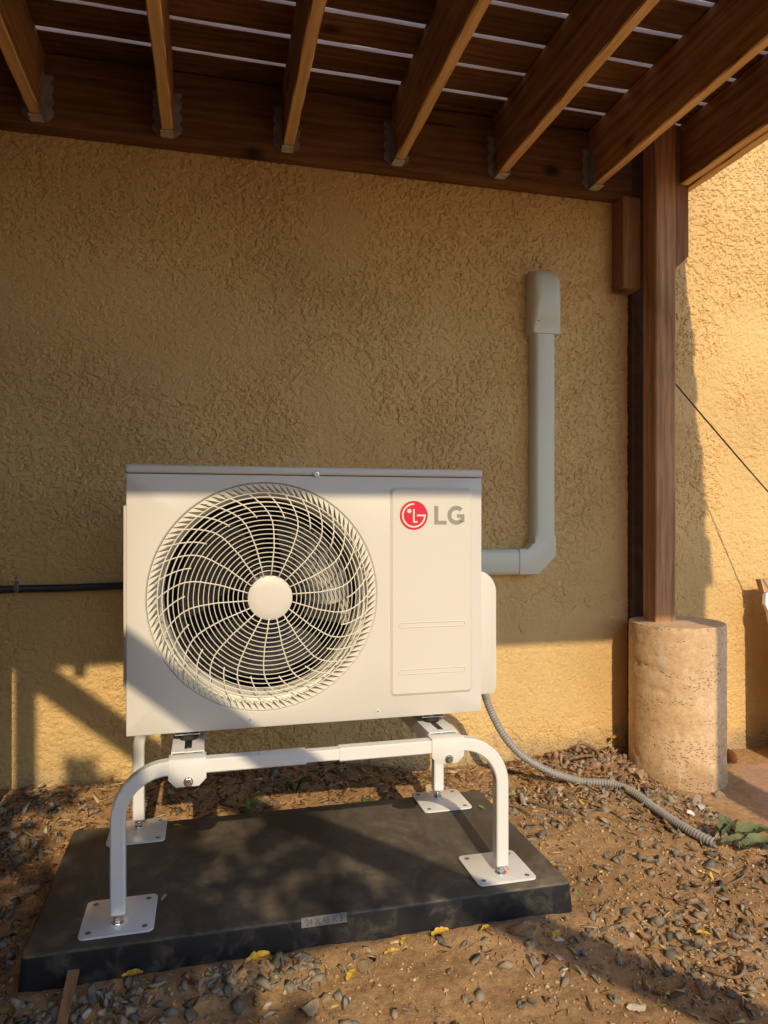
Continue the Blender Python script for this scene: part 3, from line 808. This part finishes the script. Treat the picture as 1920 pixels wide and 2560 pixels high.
def topcap():
    x0, x1, zb, zt = 1.222, 1.346, 1.672, 1.930; L = []
    def loop(z, yf, ins, rc):
        pts = [(x0+ins, WB, z)]
        for k in range(7): a = R(180+90*k/6); pts.append((x0+ins+rc+rc*math.cos(a), yf+rc+rc*math.sin(a), z))
        for k in range(7): a = R(270+90*k/6); pts.append((x1-ins-rc+rc*math.cos(a), yf+rc+rc*math.sin(a), z))
        pts.append((x1-ins, WB, z)); return pts
    L.append(loop(zb, 2.526, 0, .016)); L.append(loop(zb+.04, 2.524, 0, .017)); L.append(loop(zb+.055, 2.518, .0005, .022)); L.append(loop(1.78, 2.512, .001, .028)); L.append(loop(1.83, 2.511, .001, .031))
    for k in range(1, 9):
        a = R(90*k/8); L.append(loop(1.858+.072*math.sin(a), 2.511+.070*(1-math.cos(a)), .001+.026*(1-math.cos(a))**1.3, .031+.002*(1-math.cos(a))))
    n = len(L[0]); fs = []
    for i in range(len(L)-1):
        for k in range(n-1): fs.append((i*n+k, i*n+k+1, (i+1)*n+k+1, (i+1)*n+k))
    fs.append(tuple((len(L)-1)*n+k for k in range(n))); fs.append(tuple(range(n))[::-1])
    return MB().add([v for l in L for v in l], fs)
tc = topcap().build('top_cap', 'duct', lc, auto=40)
MB().box(1.240, 1.252, 2.5215, 2.5245, 1.716, 1.7195).build('cap_notch', 'engrave', tc)
q = MB()
for k in range(9): q.box(1.262+.0055*k, 1.2655+.0055*k, 2.5238, 2.5250, 1.700, 1.707)
q.build('moulded_text', 'duct', tc)
# ---------------------------------------------------------------- conduit left
cpts = [(-1.6, 2.572, .700), (-1.1, 2.572, .712), (-.85, 2.572, .717), (-.62, 2.571, .7225), (-.45, 2.570, .7225), (-.28, 2.569, .7255), (-.15, 2.55, .727), (-.05, 2.35, .73), (0, 2.05, .73)]
def resample(pts, step):
    pts = [Vector(p) for p in pts]; out = [pts[0]]; acc = 0
    # Catmull-Rom then uniform
    C = []
    for i in range(len(pts)-1):
        p0, p1, p2, p3 = pts[max(i-1, 0)], pts[i], pts[i+1], pts[min(i+2, len(pts)-1)]
        for k in range(24):
            t = k/24; C.append(.5*((2*p1)+(p2-p0)*t+(2*p0-5*p1+4*p2-p3)*t*t+(3*p1-p0-3*p2+p3)*t**3))
    C.append(pts[-1]); out = [C[0]]; d = 0; nxt = step
    for i in range(1, len(C)):
        seg = (C[i]-C[i-1]).length
        while seg > 0 and d+seg >= nxt:
            out.append(C[i-1].lerp(C[i], (nxt-d)/seg)); nxt += step
        d += seg
    return out
pp = resample(cpts, .0035)
cd = empty('electrical_conduit', (-.6, 2.572, .72), 'black ribbed flexible conduit strapped along the wall left of the unit', 'conduit')
MB().tube(pp, .0125, 14, rad=[.0125+.0008*(i % 2) for i in range(len(pp))]).build('conduit_tube', 'conduit', cd, smooth=False)
b = MB()
for xo in (-.612, -.600, -.588): pass
ring = [( -.606, 2.572+.0152*math.cos(a), .7225+.0152*math.sin(a)) for a in np.linspace(0, 2*math.pi, 25)]
b.lathe((-.613, 2.5715, .7222), [(.0146, 0), (.0158, .001), (.0158, .014), (.0146, .015)], 'X', 28)
b.prism([(-.607, .733), (-.598, .733), (-.596, .757), (-.600, .763), (-.606, .763), (-.609, .757)], 'Y', 2.562, 2.565, .0005)
b.lathe((-.602, 2.561, .752), [(.0055, .002), (.0055, -.002), (.004, -.004), (.0002, -.0045)], 'Y', 12)
b.build('conduit_strap', 'steel', cd)
# ---------------------------------------------------------------- drain hose
hp = [(.80, 2.08, .50), (.87, 2.20, .44), (.927, 2.28, .351), (.957, 2.30, .287), (1.0, 2.30, .207), (1.059, 2.30, .137), (1.131, 2.30, .086), (1.212, 2.30, .046), (1.30, 2.28, .022)]
for (x, y) in ((1.385, 2.235), (1.411, 2.148), (1.416, 2.042), (1.410, 1.922), (1.414, 1.829), (1.432, 1.767)):
    hp.append((x, y, float(H(x, y))+.016))
pp = resample(hp, .0052)
ho = MB().tube(pp, .013, 14, caps=False, rad=[.0112+.0026*(i % 2) for i in range(len(pp))])
ho.tube(pp[-8:], .0105, 14, caps=False)
ho.tube(pp[-9:-7], .0104, 14, mi=1)
h_ = ho.build('drain_hose', ['hose', 'rubber'], None); tag(h_, 'grey corrugated drain hose curving from the unit down across the dirt', 'hose')
# ---------------------------------------------------------------- cable at the right
def ray(u, v):
    s_, c_ = math.sin(R(14.04)), math.cos(R(14.04)); x = (u-960)/1780; z = (1288-v)/1780; return Vector((s_+x*c_, c_-x*s_, z))
def px(u, v, Y): r_ = ray(u, v); return Vector((0, 0, .966))+r_*(Y/r_.y)
A = px(1690, 961, 2.50); B = px(1960, 1274, 2.27)
pts = [A.lerp(B, k/24)+Vector((0, 0, -.004*math.sin(math.pi*k/24))) for k in range(25)]
pts = [Vector((A.x-.02, 2.56, A.z+.03))]+pts+[B+(B-A)*.6]
cb = MB().tube(pts, .0030, 8).build('cable', 'wire'); tag(cb, 'thin black cable slanting down to the right across the sunlit wall', 'cable')
# ---------------------------------------------------------------- leaning panel at the far right
lp = empty('leaning_panel', (2.3, 2.29, -.04), 'white faced panel with tan wooden top leaning on the wall at the right edge', 'panel')
def lean(x0, x1, z0, z1, dy0, dy1, bev=.002):
    yb_ = lambda z: 2.29+.28*(z+.04)*1.0
    vs = []
    for z in (z0, z1):
        for x in (x0, x1):
            for d in (dy0, dy1): vs.append((x, yb_(z)+d, z))
    return MB().add(vs, [(0, 1, 3, 2), (4, 6, 7, 5), (0, 4, 5, 1), (2, 3, 7, 6), (0, 2, 6, 4), (1, 5, 7, 3)])
vsP = []
yb_ = lambda z: 2.29+.28*(z+.04)
out = [(2.235, -.04), (2.233, .57), (2.224, .60), (2.238, .646), (2.31, .655), (3.0, .655), (3.0, -.04)]
n = len(out); vs = [(x, yb_(z)-.018, z) for x, z in out]+[(x, yb_(z), z) for x, z in out]
MB().add(vs, [tuple(range(n)), tuple(range(n, 2*n))]+[(i, (i+1) % n, n+(i+1) % n, n+i) for i in range(n)]).build('panel_face', 'whiteboard', lp)
out = [(2.226, .648), (2.222, .700), (3.0, .712), (3.0, .657), (2.30, .657)]
n = len(out); vs = [(x, yb_(z)-.022, z) for x, z in out]+[(x, yb_(z)+.006, z) for x, z in out]
MB().add(vs, [tuple(range(n)), tuple(range(n, 2*n))]+[(i, (i+1) % n, n+(i+1) % n, n+i) for i in range(n)]).build('panel_top', 'tan', lp)

# ---------------------------------------------------------------- structures behind the camera that cast the shade
def front_post(x0, x1, label):
    o = MB().box(x0, x1, FY-.13, FY-.042, -.2, 2.5, .004).build('deck_post', 'post'); tag(o, label, 'post')
front_post(1.668, 1.826, 'square wooden deck post at the front right corner of the deck')
front_post(-.788, -.722, 'square wooden deck post beside the screen at the front left')
o = MB().box(-5.2, -.83, FY-.12, FY-.09, .0, 2.3, .002).box(-1.25, -1.22, FY-.09, 2.30, 0, 2.25).box(-1.22, -.643, 2.28, 2.30, 0, 2.25).build('wooden_screen', 'ledger'); tag(o, 'tall wooden screen at the left under the deck, with a side return added to darken the wall', 'screen')  # side return and long left run added unseen to darken the left wall
def sky_block_hedge():  # unseen leaf wall, added to cut low sky light on the left
    r = np.random.default_rng(77); lv = []; lf = []
    for _ in range(13000):
        x = r.uniform(-12, .2); z = r.uniform(0, 4.4 if x < -1.5 else 3.3)*(1-.08*(1+math.sin(x*1.7))); y = -5.2+r.uniform(-.4, .4); s_ = r.uniform(.06, .13)
        d = r.normal(size=3); d /= np.linalg.norm(d); e = np.cross(d, r.normal(size=3)); e /= np.linalg.norm(e); c0 = np.array((x, y, z)); n0 = len(lv)
        for (u_, v_) in ((-1.5, 0), (0, .8), (1.5, 0), (0, -.8)): lv.append(c0+d*u_*s_+e*v_*s_)
        lf.append(tuple(range(n0, n0+4)))
    o_ = MB().add(lv, lf).build('sky_block_hedge', 'leafy', None, fix=False); tag(o_, 'unseen wall of green leaves added to block low sky light', 'sky_block_hedge')
sky_block_hedge()
def stringer():
    # top edge (at Y=-.4) z = 2.382-.83*(x+.673)
    y0, y1 = -.42, -.38
    f = lambda x, d: 2.372-.831*(x+.673)-d
    xa, xb = -.80, 2.15
    MB().prism([(xa, f(xa, .0)), (xa, f(xa, .112)), (xb, f(xb, .112)), (xb, f(xb, 0))], 'Y', y0, y1, .003).build('stair_rail', 'tan')
    tag(bpy.data.objects['stair_rail'], 'sloping wooden stair rail descending from the front of the deck', 'stair rail')
stringer()
# tree with leaf clumps
tr = empty('tree', (-1.4, -1.6, 0), 'leafy tree standing beyond the left front of the deck', 'tree')
MB().tube([(-1.4, -1.75, -.1), (-1.35, -1.75, .8), (-1.1, -1.7, 1.4), (-.8, -1.6, 1.9)], .05, 10, rad=[.07, .06, .045, .02]).build('trunk', 'twig', tr)
def crown():
    lv = []; lf = []
    r = np.random.default_rng(21)
    DY = 1.25
    blobs = [  # x, z in the Y=-.4 frame, rx, rz, count
        (-.97, 1.35, .46, .58, 1500), (-.40, 1.45, .20, .25, 420), (-.27, 1.60, .12, .13, 200), (-.30, 1.25, .3, .22, 420), (-.12, 1.42, .12, .16, 140),
        (-.16, 1.15, .16, .10, 120), (.10, 1.47, .10, .10, 45), (.20, 1.38, .07, .06, 34), (.08, 1.31, .08, .05, 32), (.02, 1.60, .06, .04, 26), (.33, 1.36, .07, .05, 30),
        (-.60, 2.035, .05, .03, 14), (-.56, 1.99, .07, .03, 22), (-.40, 1.92, .05, .04, 24), (-.66, 1.89, .10, .05, 50), (-.25, .98, .2, .08, 60), (.05, 1.13, .05, .03, 12)]
    for (bx, bz, rx, rz, cnt) in blobs:
        for _ in range(cnt):
            a = r.uniform(0, 6.283); q = math.sqrt(r.uniform(0, 1)); dy = r.uniform(-.35, .35)
            t = DY+dy
            cx = bx+rx*q*math.cos(a)-SX*t; cz = bz+rz*q*math.sin(a)+SZ*t; cy = -.4-t
            s = r.uniform(.016, .034); d = r.normal(size=3); d /= np.linalg.norm(d); e = np.cross(d, r.normal(size=3)); e /= np.linalg.norm(e)
            n0 = len(lv); c0 = np.array((cx, cy, cz))
            for (u_, v_) in ((-1.5, 0), (-.5, .6), (.6, .55), (1.6, 0), (.6, -.55), (-.5, -.6)): lv.append(c0+d*u_*s+e*v_*s)
            lf.append(tuple(range(n0, n0+6)))
    MB().add(lv, lf).build('crown', 'leafy', tr, fix=False)
crown()
def bounce_block_bush():  # unseen leaf mass, added to shade the ground and cut its bounce
    r = np.random.default_rng(31); lv = []; lf = []
    for _ in range(4200):
        x = -.75+r.normal(0, .36); z = abs(r.normal(0, .36)); y = -.95+r.uniform(-.22, .22)
        if x > .15-z*.2 or z > 1.02: continue
        s = r.uniform(.022, .042); d = r.normal(size=3); d /= np.linalg.norm(d); e = np.cross(d, r.normal(size=3)); e /= np.linalg.norm(e)
        n0 = len(lv); c0 = np.array((x, y, z))
        for (u_, v_) in ((-1.5, 0), (-.5, .6), (.6, .55), (1.6, 0), (.6, -.55), (-.5, -.6)): lv.append(c0+d*u_*s+e*v_*s)
        lf.append(tuple(range(n0, n0+6)))
    o_ = MB().add(lv, lf).build('bounce_block_bush', 'leafy', None, fix=False); tag(o_, 'low unseen leaf mass added to shade the ground and cut bounce light', 'bounce_block_bush')
bounce_block_bush()

# ---------------------------------------------------------------- debris
def ico():
    bm = bmesh.new(); bmesh.ops.create_icosphere(bm, subdivisions=1, radius=1); bm.verts.index_update()
    V = np.array([v.co[:] for v in bm.verts]); F = np.array([[v.index for v in f.verts] for f in bm.faces]); bm.free(); return V, F
IV, IF = ico()
def rotm(r, tilt=.5):
    a = r.uniform(0, 6.283); tx_, ty_ = r.normal(0, tilt), r.normal(0, tilt)
    ca, sa = math.cos(a), math.sin(a)
    Rz = np.array([[ca, -sa, 0], [sa, ca, 0], [0, 0, 1]])
    Rx = np.array([[1, 0, 0], [0, math.cos(tx_), -math.sin(tx_)], [0, math.sin(tx_), math.cos(tx_)]])
    Ry = np.array([[math.cos(ty_), 0, math.sin(ty_)], [0, 1, 0], [-math.sin(ty_), 0, math.cos(ty_)]])
    return Ry@Rx@Rz
def blocked(x, y, s):
    if -.375-s < x < .872+s and 1.552-s < y < 2.18+s: return True
    if (x-PX)**2+(y-PY)**2 < (PR+s*.6)**2: return True
    return y > 2.58-s*.5
def sample(r, boxes):
    w_ = np.array([b[4] for b in boxes], float); w_ /= w_.sum(); b = boxes[r.choice(len(boxes), p=w_)]
    return r.uniform(b[0], b[1]), r.uniform(b[2], b[3])
def scatter(name, mat, n, boxes, smin, smax, flat, label, shape='stone', seed=1, tilt=.35, cat=None, power=2.2, clump=None):
    r = np.random.default_rng(seed); VV = []; FF = []; off = 0; made = 0; tries = 0
    while made < n and tries < n*8:
        tries += 1
        x, y = sample(r, boxes); s = smin+(smax-smin)*r.random()**power
        if blocked(x, y, s): continue
        if x > 1.62+.25*float(sst(1.75, 2.3, np.array(y))) and r.random() < .93: continue
        if clump and float(fbm(np.array(x+clump), np.array(y), 5, 3)) < r.uniform(.38, .58): continue
        bare = math.exp(-((x-1.13)/.15)**2-((y-1.90)/.15)**2)+math.exp(-((x-.50)/.22)**2-((y-1.40)/.10)**2)+.8*math.exp(-((x-.15)/.12)**2-((y-1.36)/.08)**2)
        if mat != 'crumbs' and r.random() < .88*bare: continue
        z = float(H(x, y))
        if shape == 'stone':
            V = IV*np.array([1, r.uniform(.55, .95), flat*r.uniform(.6, 1.3)])
            # slice with random planes for angular faces
            for _ in range(8):
                d = r.normal(size=3); d /= np.linalg.norm(d); h = r.uniform(.22, .62)
                dd = V@d; V = V-np.outer(np.maximum(dd-h*abs(d@np.array([1, .75, flat])), 0), d)
            V = V*s; F = IF
        elif shape == 'chip':
            l = s; wd = s*r.uniform(.08, .35); th = s*r.uniform(.03, .1)+.0006
            V = np.array([(i*l, j*wd*(1 if i < 0 else r.uniform(.2, 1)), k*th) for i in (-1, 1) for j in (-1, 1) for k in (-1, 1)], float)
            F = np.array([(0, 1, 3), (0, 3, 2), (4, 6, 7), (4, 7, 5), (0, 4, 5), (0, 5, 1), (2, 3, 7), (2, 7, 6), (0, 2, 6), (0, 6, 4), (1, 5, 7), (1, 7, 3)])
        else:  # leaf
            cu_ = r.uniform(-.5, .9)
            pts = [(-1, 0, 0), (-.4, .38, .1), (.35, .4, .1), (1, 0, .3), (.35, -.4, .1), (-.4, -.38, .1), (0, 0, 0)]
            V = np.array([(a*s, b*s*r.uniform(.7, 1.1), (c+cu_*b*b)*s) for a, b, c in pts])
            F = np.array([(6, 0, 1), (6, 1, 2), (6, 2, 3), (6, 3, 4), (6, 4, 5), (6, 5, 0)])
        V = V@rotm(r, tilt).T
        low = V[:, 2].min()
        V = V+np.array([x, y, z-low*(.42 if shape == 'stone' else .8)])
        VV.append(V); FF.append(F+off); off += len(V); made += 1
    o = npmesh(name, np.concatenate(VV), np.concatenate(FF), mat, False)
    tag(o, label, cat or name.replace('_', ' '), kind='stuff')
    return o
LEFT = (-.95, -.37, 1.05, 2.55); FRONTL = (-.75, .35, 1.05, 1.56); FRONTR = (.3, 1.3, 1.05, 1.56); RIGHT = (.87, 1.65, 1.2, 2.3); BACK = (-.6, 1.6, 2.17, 2.57); RB = (1.1, 1.62, 2.2, 2.57)
FLINE = (-.40, .22, 1.46, 1.56)
scatter('gravel', 'gravel', 2700, [(*LEFT, 34), (*FRONTL, 13), (*FRONTR, 5), (*RIGHT, 19), (*BACK, 12), (*FLINE, 8)], .008, .033, .32, 'grey and brown slate gravel strewn over the dirt', seed=2, clump=3., power=1.5, tilt=.5)
scatter('slate_chips', 'gravel', 620, [(*LEFT, 60), (-.55, .3, 1.25, 1.56, 10), (*FRONTR, 5), (*RIGHT, 26), (.9, 1.3, 1.2, 1.6, 8)], .014, .034, .24, 'larger flat slate pieces lying over the gravel', seed=12, power=1.5, tilt=.35)
scatter('pale_grit', 'grit', 2600, [(*LEFT, 10), (*FRONTL, 20), (*FRONTR, 20), (*RIGHT, 30), (*BACK, 8)], .0012, .0055, .6, 'small pale grit scattered over the dirt', seed=3, power=3)
scatter('dark_pebbles', 'gravel', 4200, [(*LEFT, 22), (*FRONTL, 18), (*FRONTR, 12), (*RIGHT, 24), (*BACK, 20)], .002, .0075, .5, 'small dark pebbles and crumbs over the dirt', seed=4, power=1.5)
scatter('wood_chips', 'mulch', 7000, [(*BACK, 60), (*LEFT, 13), (*RIGHT, 10), (*RB, 8), (*FRONTL, 4), (*FRONTR, 4)], .003, .020, .1, 'brown wood chips and bark mulch along the wall foot', 'chip', seed=5, tilt=.3, power=2.6)
scatter('leaf_litter', 'litter', 520, [(*BACK, 24), (*LEFT, 16), (*RIGHT, 26), (*FRONTL, 18), (*FRONTR, 16)], .004, .013, .1, 'scraps of dry yellow and brown leaves on the dirt', 'leaf', seed=6, tilt=.4)
M['crumbs'] = islands('dirt_crumbs', [(0, (.34, .215, .115)), (.5, (.52, .34, .18)), (1, (.70, .49, .29))], nz=60, spec=.1)
scatter('dirt_crumbs', 'crumbs', 9000, [(*LEFT, 20), (*FRONTL, 20), (*FRONTR, 20), (*RIGHT, 34), (*BACK, 10)], .0015, .010, .6, 'crumbs and small clods of dry brown dirt', seed=14, power=2.2, tilt=.6)
scatter('rubble', 'rubble', 260, [(1.30, 1.60, 2.38, 2.56, 1), (1.25, 1.6, 2.25, 2.5, .4)], .008, .036, .55, 'pinkish rubble heaped at the foot of the wall beside the pier', seed=8, power=1.3, tilt=.6)

def zg(x, y): return float(H(x, y))
def stone_obj(name, x, y, s, flat, mat, label, cat, seed, dz=0, elong=.8, z=None):
    r = np.random.default_rng(seed); bm = bmesh.new(); bmesh.ops.create_icosphere(bm, subdivisions=2, radius=1)
    V = np.array([v.co[:] for v in bm.verts])*np.array([1, elong, flat])
    for _ in range(9):
        d = r.normal(size=3); d /= np.linalg.norm(d); h = r.uniform(.4, .8)
        V = V-np.outer(np.maximum(V@d-h*abs(d@np.array([1, .8, flat])), 0), d)
    V = (V*s)@rotm(r, .25).T; V = V+np.array([x, y, (zg(x, y) if z is None else z)-V[:, 2].min()*.75+dz])
    for v, c_ in zip(bm.verts, V): v.co = c_
    m = MB().bm(bm).build(name, mat); return tag(m, label, cat)
def leaf_obj(name, x, y, z, l, wd, ang, mat, label, cat='leaf', group=None, curl=.35, tilt=.15, crump=.05):
    rl = random.Random(int(abs(x*1000+y*777))); vs = []; fs = []; n = 10
    for i in range(n+1):
        t = i/n; ww = wd*math.sin(math.pi*min(1, t*.92+.04))**.8*(1+.15*math.sin(i*2.1))*rl.uniform(.8, 1.15)
        for j in (-1, -.5, 0, .5, 1):
            vs.append(Vector(((t-.5)*l+rl.uniform(-.03, .03)*l, j*ww/2+rl.uniform(-.04, .04)*wd, curl*wd*j*j*.5+tilt*l*math.sin(t*3.0)*.5+rl.uniform(-1, 1)*crump*wd)))
    for i in range(n):
        for j in range(4): a = i*5+j; fs.append((a, a+1, a+6, a+5))
    Mr = Matrix.Translation((x, y, z)) @ Matrix.Rotation(ang, 4, 'Z')
    o_ = MB().add([Mr@v for v in vs], fs).build(name, mat, None, smooth=True, fix=False)
    return tag(o_, label, cat, group)
YL = 'yellow leaves fallen in front of the pad'
for (x, y, l, a, lab_) in ((.108, 1.530, .055, .3, 'curled yellow leaf against the front of the black pad near its middle'),
                          (.424, 1.515, .030, 1.0, 'small yellow leaf in front of the pad right of the size label'),
                          (.390, 1.490, .034, .1, 'yellow leaf lying flat on dirt in front of the pad label'),
                          (.510, 1.520, .046, .2, 'yellow leaf touching the pad front, right of its middle'),
                          (.291, 1.440, .040, .9, 'slim yellow leaf on sunlit dirt well in front of the pad'),
                          (.617, 1.515, .026, .4, 'small bright yellow leaf near the pad front right part'),
                          (-.146, 1.540, .040, .1, 'curled yellow leaf among grey stones at the pad front left'),
                          (.773, 1.470, .036, .7, 'yellow leaf by the right front corner of the pad'),
                          (1.093, 1.387, .030, -.6, 'bright yellow leaf on gravel at the lower right')):
    leaf_obj('yellow_leaf', x, y, zg(x, y)+.016, l, l*.5, a, 'yellow', lab_, 'leaf', YL)
leaf_obj('yellow_leaf', -.093, 1.719, .082, .026, .011, 1.2, 'brick_bit', 'dry yellowish leaf on the pad beside the front left base plate', 'leaf')
leaf_obj('yellow_leaf', -.080, 2.110, .082, .022, .011, -.3, 'yellow', 'tiny yellow leaf on the pad beside the rear left base plate', 'leaf')
leaf_obj('green_leaf', .806, 2.015, .083, .026, .012, 1.9, 'greenleaf', 'small green leaf on the pad right of the rear base plate', 'leaf')
leaf_obj('green_leaf', 1.012, 2.245, zg(1.012, 2.25)+.015, .034, .022, .3, 'greenleaf', 'pale green leaf on mulch just behind the front right leg', 'leaf')
leaf_obj('green_leaf', .888, 1.585, .035, .026, .016, 1.2, 'greenleaf', 'light green leaf by the right side of the pad', 'leaf')
for k, (x, y, l, wd, a, cu_, ti, lab_) in enumerate(((1.50, 1.80, .085, .045, .4, 1.2, .7, 'folded dark green wilted leaf at the open end of the hose'),
                          (1.60, 1.80, .13, .045, -.2, .9, .25, 'long wilted green leaf lying at the right edge behind the others'),
                          (1.545, 1.71, .13, .05, -.25, .7, .3, 'large wilted green leaf nearest the camera at the right edge'),
                          (1.50, 1.745, .12, .03, -.1, .9, .25, 'narrow wilted leaf stalk between the green leaves at the right'))):
    leaf_obj('wilted_leaf', x, y, zg(x, y)+.018, l, wd, a, 'wilted', lab_, 'leaf', 'wilted green leaves beside the hose end', cu_, ti, .16)
stone_obj('wood_offcut', 1.19, 2.25, .030, .55, 'brick_bit', 'square tan wood offcut lying on the dirt left of the hose', 'wood offcut', 5)
stone_obj('stone', .742, 2.36, .026, .7, 'brick_bit', 'rounded pale yellow stone by the wall behind the rear right leg', 'stone', 6, .01)
stone_obj('stone', 1.03, 2.19, .038, .75, 'rubble', 'brown lump of stone just right of the rear corner of the pad', 'stone', 9)
stone_obj('stone', 1.54, 2.28, .040, .55, 'gravel', 'grey slate stone standing at the left foot of the pier', 'stone', 12, .01)
stone_obj('stone', 1.62, 2.10, .042, .5, 'gravel', 'large dark grey slate in front of the pier', 'stone', 13)
stone_obj('stone', 1.79, 2.185, .024, .6, 'gravel', 'small grey stone at the right front foot of the pier', 'stone', 14)
stone_obj('stone', 1.52, 2.0, .020, .5, 'white', 'white stone on the dirt between hose and patio', 'stone', 15)
stone_obj('stone', -.44, 2.0, .030, .6, 'brick_bit', 'pale stone on the gravel left of the pad', 'stone', 16)
stone_obj('chip', .772, 1.470, .026, .2, 'white', 'white plastic scrap in the shadow near the pad corner', 'scrap', 17, .005, .35)
stone_obj('chip', .747, 1.412, .018, .2, 'pink', 'pink scrap among dark stones in the shadow', 'scrap', 18, .006, .35)
stone_obj('chip', .800, 1.418, .014, .2, 'blue', 'blue plastic scrap among dark stones in the shadow', 'scrap', 19, .006, .8)
stone_obj('chip', .815, 1.222, .032, .25, 'white', 'long white chip at the bottom of the sunlit dirt', 'scrap', 20, .003, .3)
stone_obj('stone', -.02, 1.505, .030, .6, 'gravel', 'grey stone resting against the pad front, left of the yellow leaf', 'stone', 31, .004)
stone_obj('stone', .33, 1.47, .026, .5, 'gravel', 'dark slate on sunlit dirt in front of the size label', 'stone', 32, .003)
stone_obj('stone', .498, 1.398, .024, .55, 'gravel', 'dark angular stone alone on sunlit dirt at the bottom', 'stone', 33, .003)
stone_obj('stone', .192, 1.37, .026, .7, 'gravel', 'dark rounded stone at the bottom middle edge', 'stone', 34, .003)
stone_obj('stone', .70, 1.50, .040, .5, 'gravel', 'broad slate stone against the pad front right corner', 'stone', 35, .004)
# pine cone
def cone():
    mb = MB(); c0 = Vector((2.055, 2.47, -.02)); r = random.Random(4)
    for i in range(11):
        t = i/10; rad = .024*math.sin(math.pi*(.12+.8*t)); n = 9
        for k in range(n):
            a = 2*math.pi*(k+.5*(i % 2))/n; x = (t-.5)*.062
            p = Vector((x, rad*math.cos(a), rad*math.sin(a))); o_ = Vector((.006, math.cos(a)*.010, math.sin(a)*.010)); s_ = Vector((0, -math.sin(a), math.cos(a)))*.006
            mb.add([c0+p*.6-s_*.6, c0+p*.6+s_*.6, c0+p+o_+s_, c0+p+o_*1.2, c0+p+o_-s_], [(0, 1, 2, 3, 4)])
    mb.lathe((c0.x-.03, c0.y, c0.z), [(.002, 0), (.012, .02), (.014, .035), (.003, .06)], 'X', 10)
    o_ = mb.build('pine_cone', 'cone', None, fix=False); tag(o_, 'brown pine cone on the patio at the foot of the wall right of the pier', 'pine cone')
cone()
# twigs and stake
def twig(pts, r0, label, mat='twig', name='twig', cat='twig'):
    pts = [(x, y, zg(x, y)+dz) for x, y, dz in pts]; q_ = resample(pts, .006)
    o_ = MB().tube(q_, r0, 6, rad=[r0*(1-.4*i/len(q_))*(1+.15*math.sin(i*1.7)) for i in range(len(q_))]).build(name, mat, None, smooth=True); tag(o_, label, cat)
twig([(1.03, 2.20, .012), (1.08, 2.13, .018), (1.14, 2.04, .010)], .004, 'curved brown twig on the dirt right of the pad')
twig([(.95, 2.19, .012), (.99, 2.15, .014), (1.01, 2.09, .008)], .005, 'short thick twig touching the rear right side of the pad')
twig([(1.38, 2.47, .03), (1.41, 2.50, .045), (1.45, 2.46, .03), (1.44, 2.40, .02)], .008, 'knotted grey root piece on the rubble beside the pier')
twig([(1.33, 2.44, .025), (1.38, 2.42, .035), (1.43, 2.43, .02)], .007, 'short root piece lying in front of the rubble heap')
twig([(.38, 2.47, .02), (.50, 2.50, .03), (.66, 2.52, .02), (.74, 2.54, .02)], .003, 'long thin reddish twig along the wall foot behind the unit')
twig([(1.45, 1.66, .008), (1.38, 1.60, .012), (1.31, 1.58, .006)], .003, 'thin dark twig on the gravel at the right')
twig([(1.02, 1.30, .008), (1.06, 1.25, .014), (1.10, 1.27, .012), (1.12, 1.31, .006)], .004, 'bent brown twig near the lower right corner')
def stake():
    a = Vector((-.262, 1.562, .035)); b = Vector((-.262, 1.40, zg(-.262, 1.40)+.004)); d = (b-a).normalized(); s_ = Vector((1, 0, 0)); u = s_.cross(d)
    vs = []; w0, w1, th = .011, .0085, .004
    for p, ww in ((a, w0), (b, w1)):
        for i_, j_ in ((-1, -1), (1, -1), (1, 1), (-1, 1)): vs.append(p+s_*ww*i_+u*th*j_)
    vs[0] += -d*.008; vs[2] += -d*.012; vs[3] += d*.004
    o_ = MB().add(vs, [(0, 1, 2, 3), (4, 7, 6, 5), (0, 4, 5, 1), (1, 5, 6, 2), (2, 6, 7, 3), (3, 7, 4, 0)]).build('wooden_stake', 'stake'); tag(o_, 'splintered brown wooden stake leaning on the pad front left', 'stake')
stake()
# small weeds by the wall
def weed(x, y, label, n=9, h=.035, mat='greenleaf', seed=1, grp=None):
    r = random.Random(seed); mb = MB(); z = zg(x, y)
    for k in range(n):
        a = r.uniform(0, 6.28); l = h*r.uniform(.6, 1.2); w_ = l*.14; d = Vector((math.cos(a), math.sin(a), 0)); s_ = Vector((-d.y, d.x, 0)); b_ = Vector((x, y, z))+d*r.uniform(0, .012)
        p = [b_+d*l*.0, b_+d*l*.4+Vector((0, 0, l*.7)), b_+d*l+Vector((0, 0, l*.8))]
        mb.add([p[0]-s_*w_*.4, p[0]+s_*w_*.4, p[1]+s_*w_, p[1]-s_*w_, p[2]], [(0, 1, 2, 3), (3, 2, 4)])
    o_ = mb.build('weed', mat, None, fix=False); tag(o_, label, 'weed')
weed(.13, 2.30, 'small yellowish green weed tuft in the sun behind the pad', 12, .04, 'greenleaf', 1)
weed(.29, 2.40, 'low green weed in the shade under the unit by the wall', 14, .045, 'leafy', 2)
weed(.50, 2.26, 'dark green weed behind the pad near the rear right leg', 10, .03, 'leafy', 3)
leaf_obj('dry_leaf', 1.585, 2.545, .075, .035, .022, 1.1, 'litter', 'orange dry leaf caught between wall and pier')
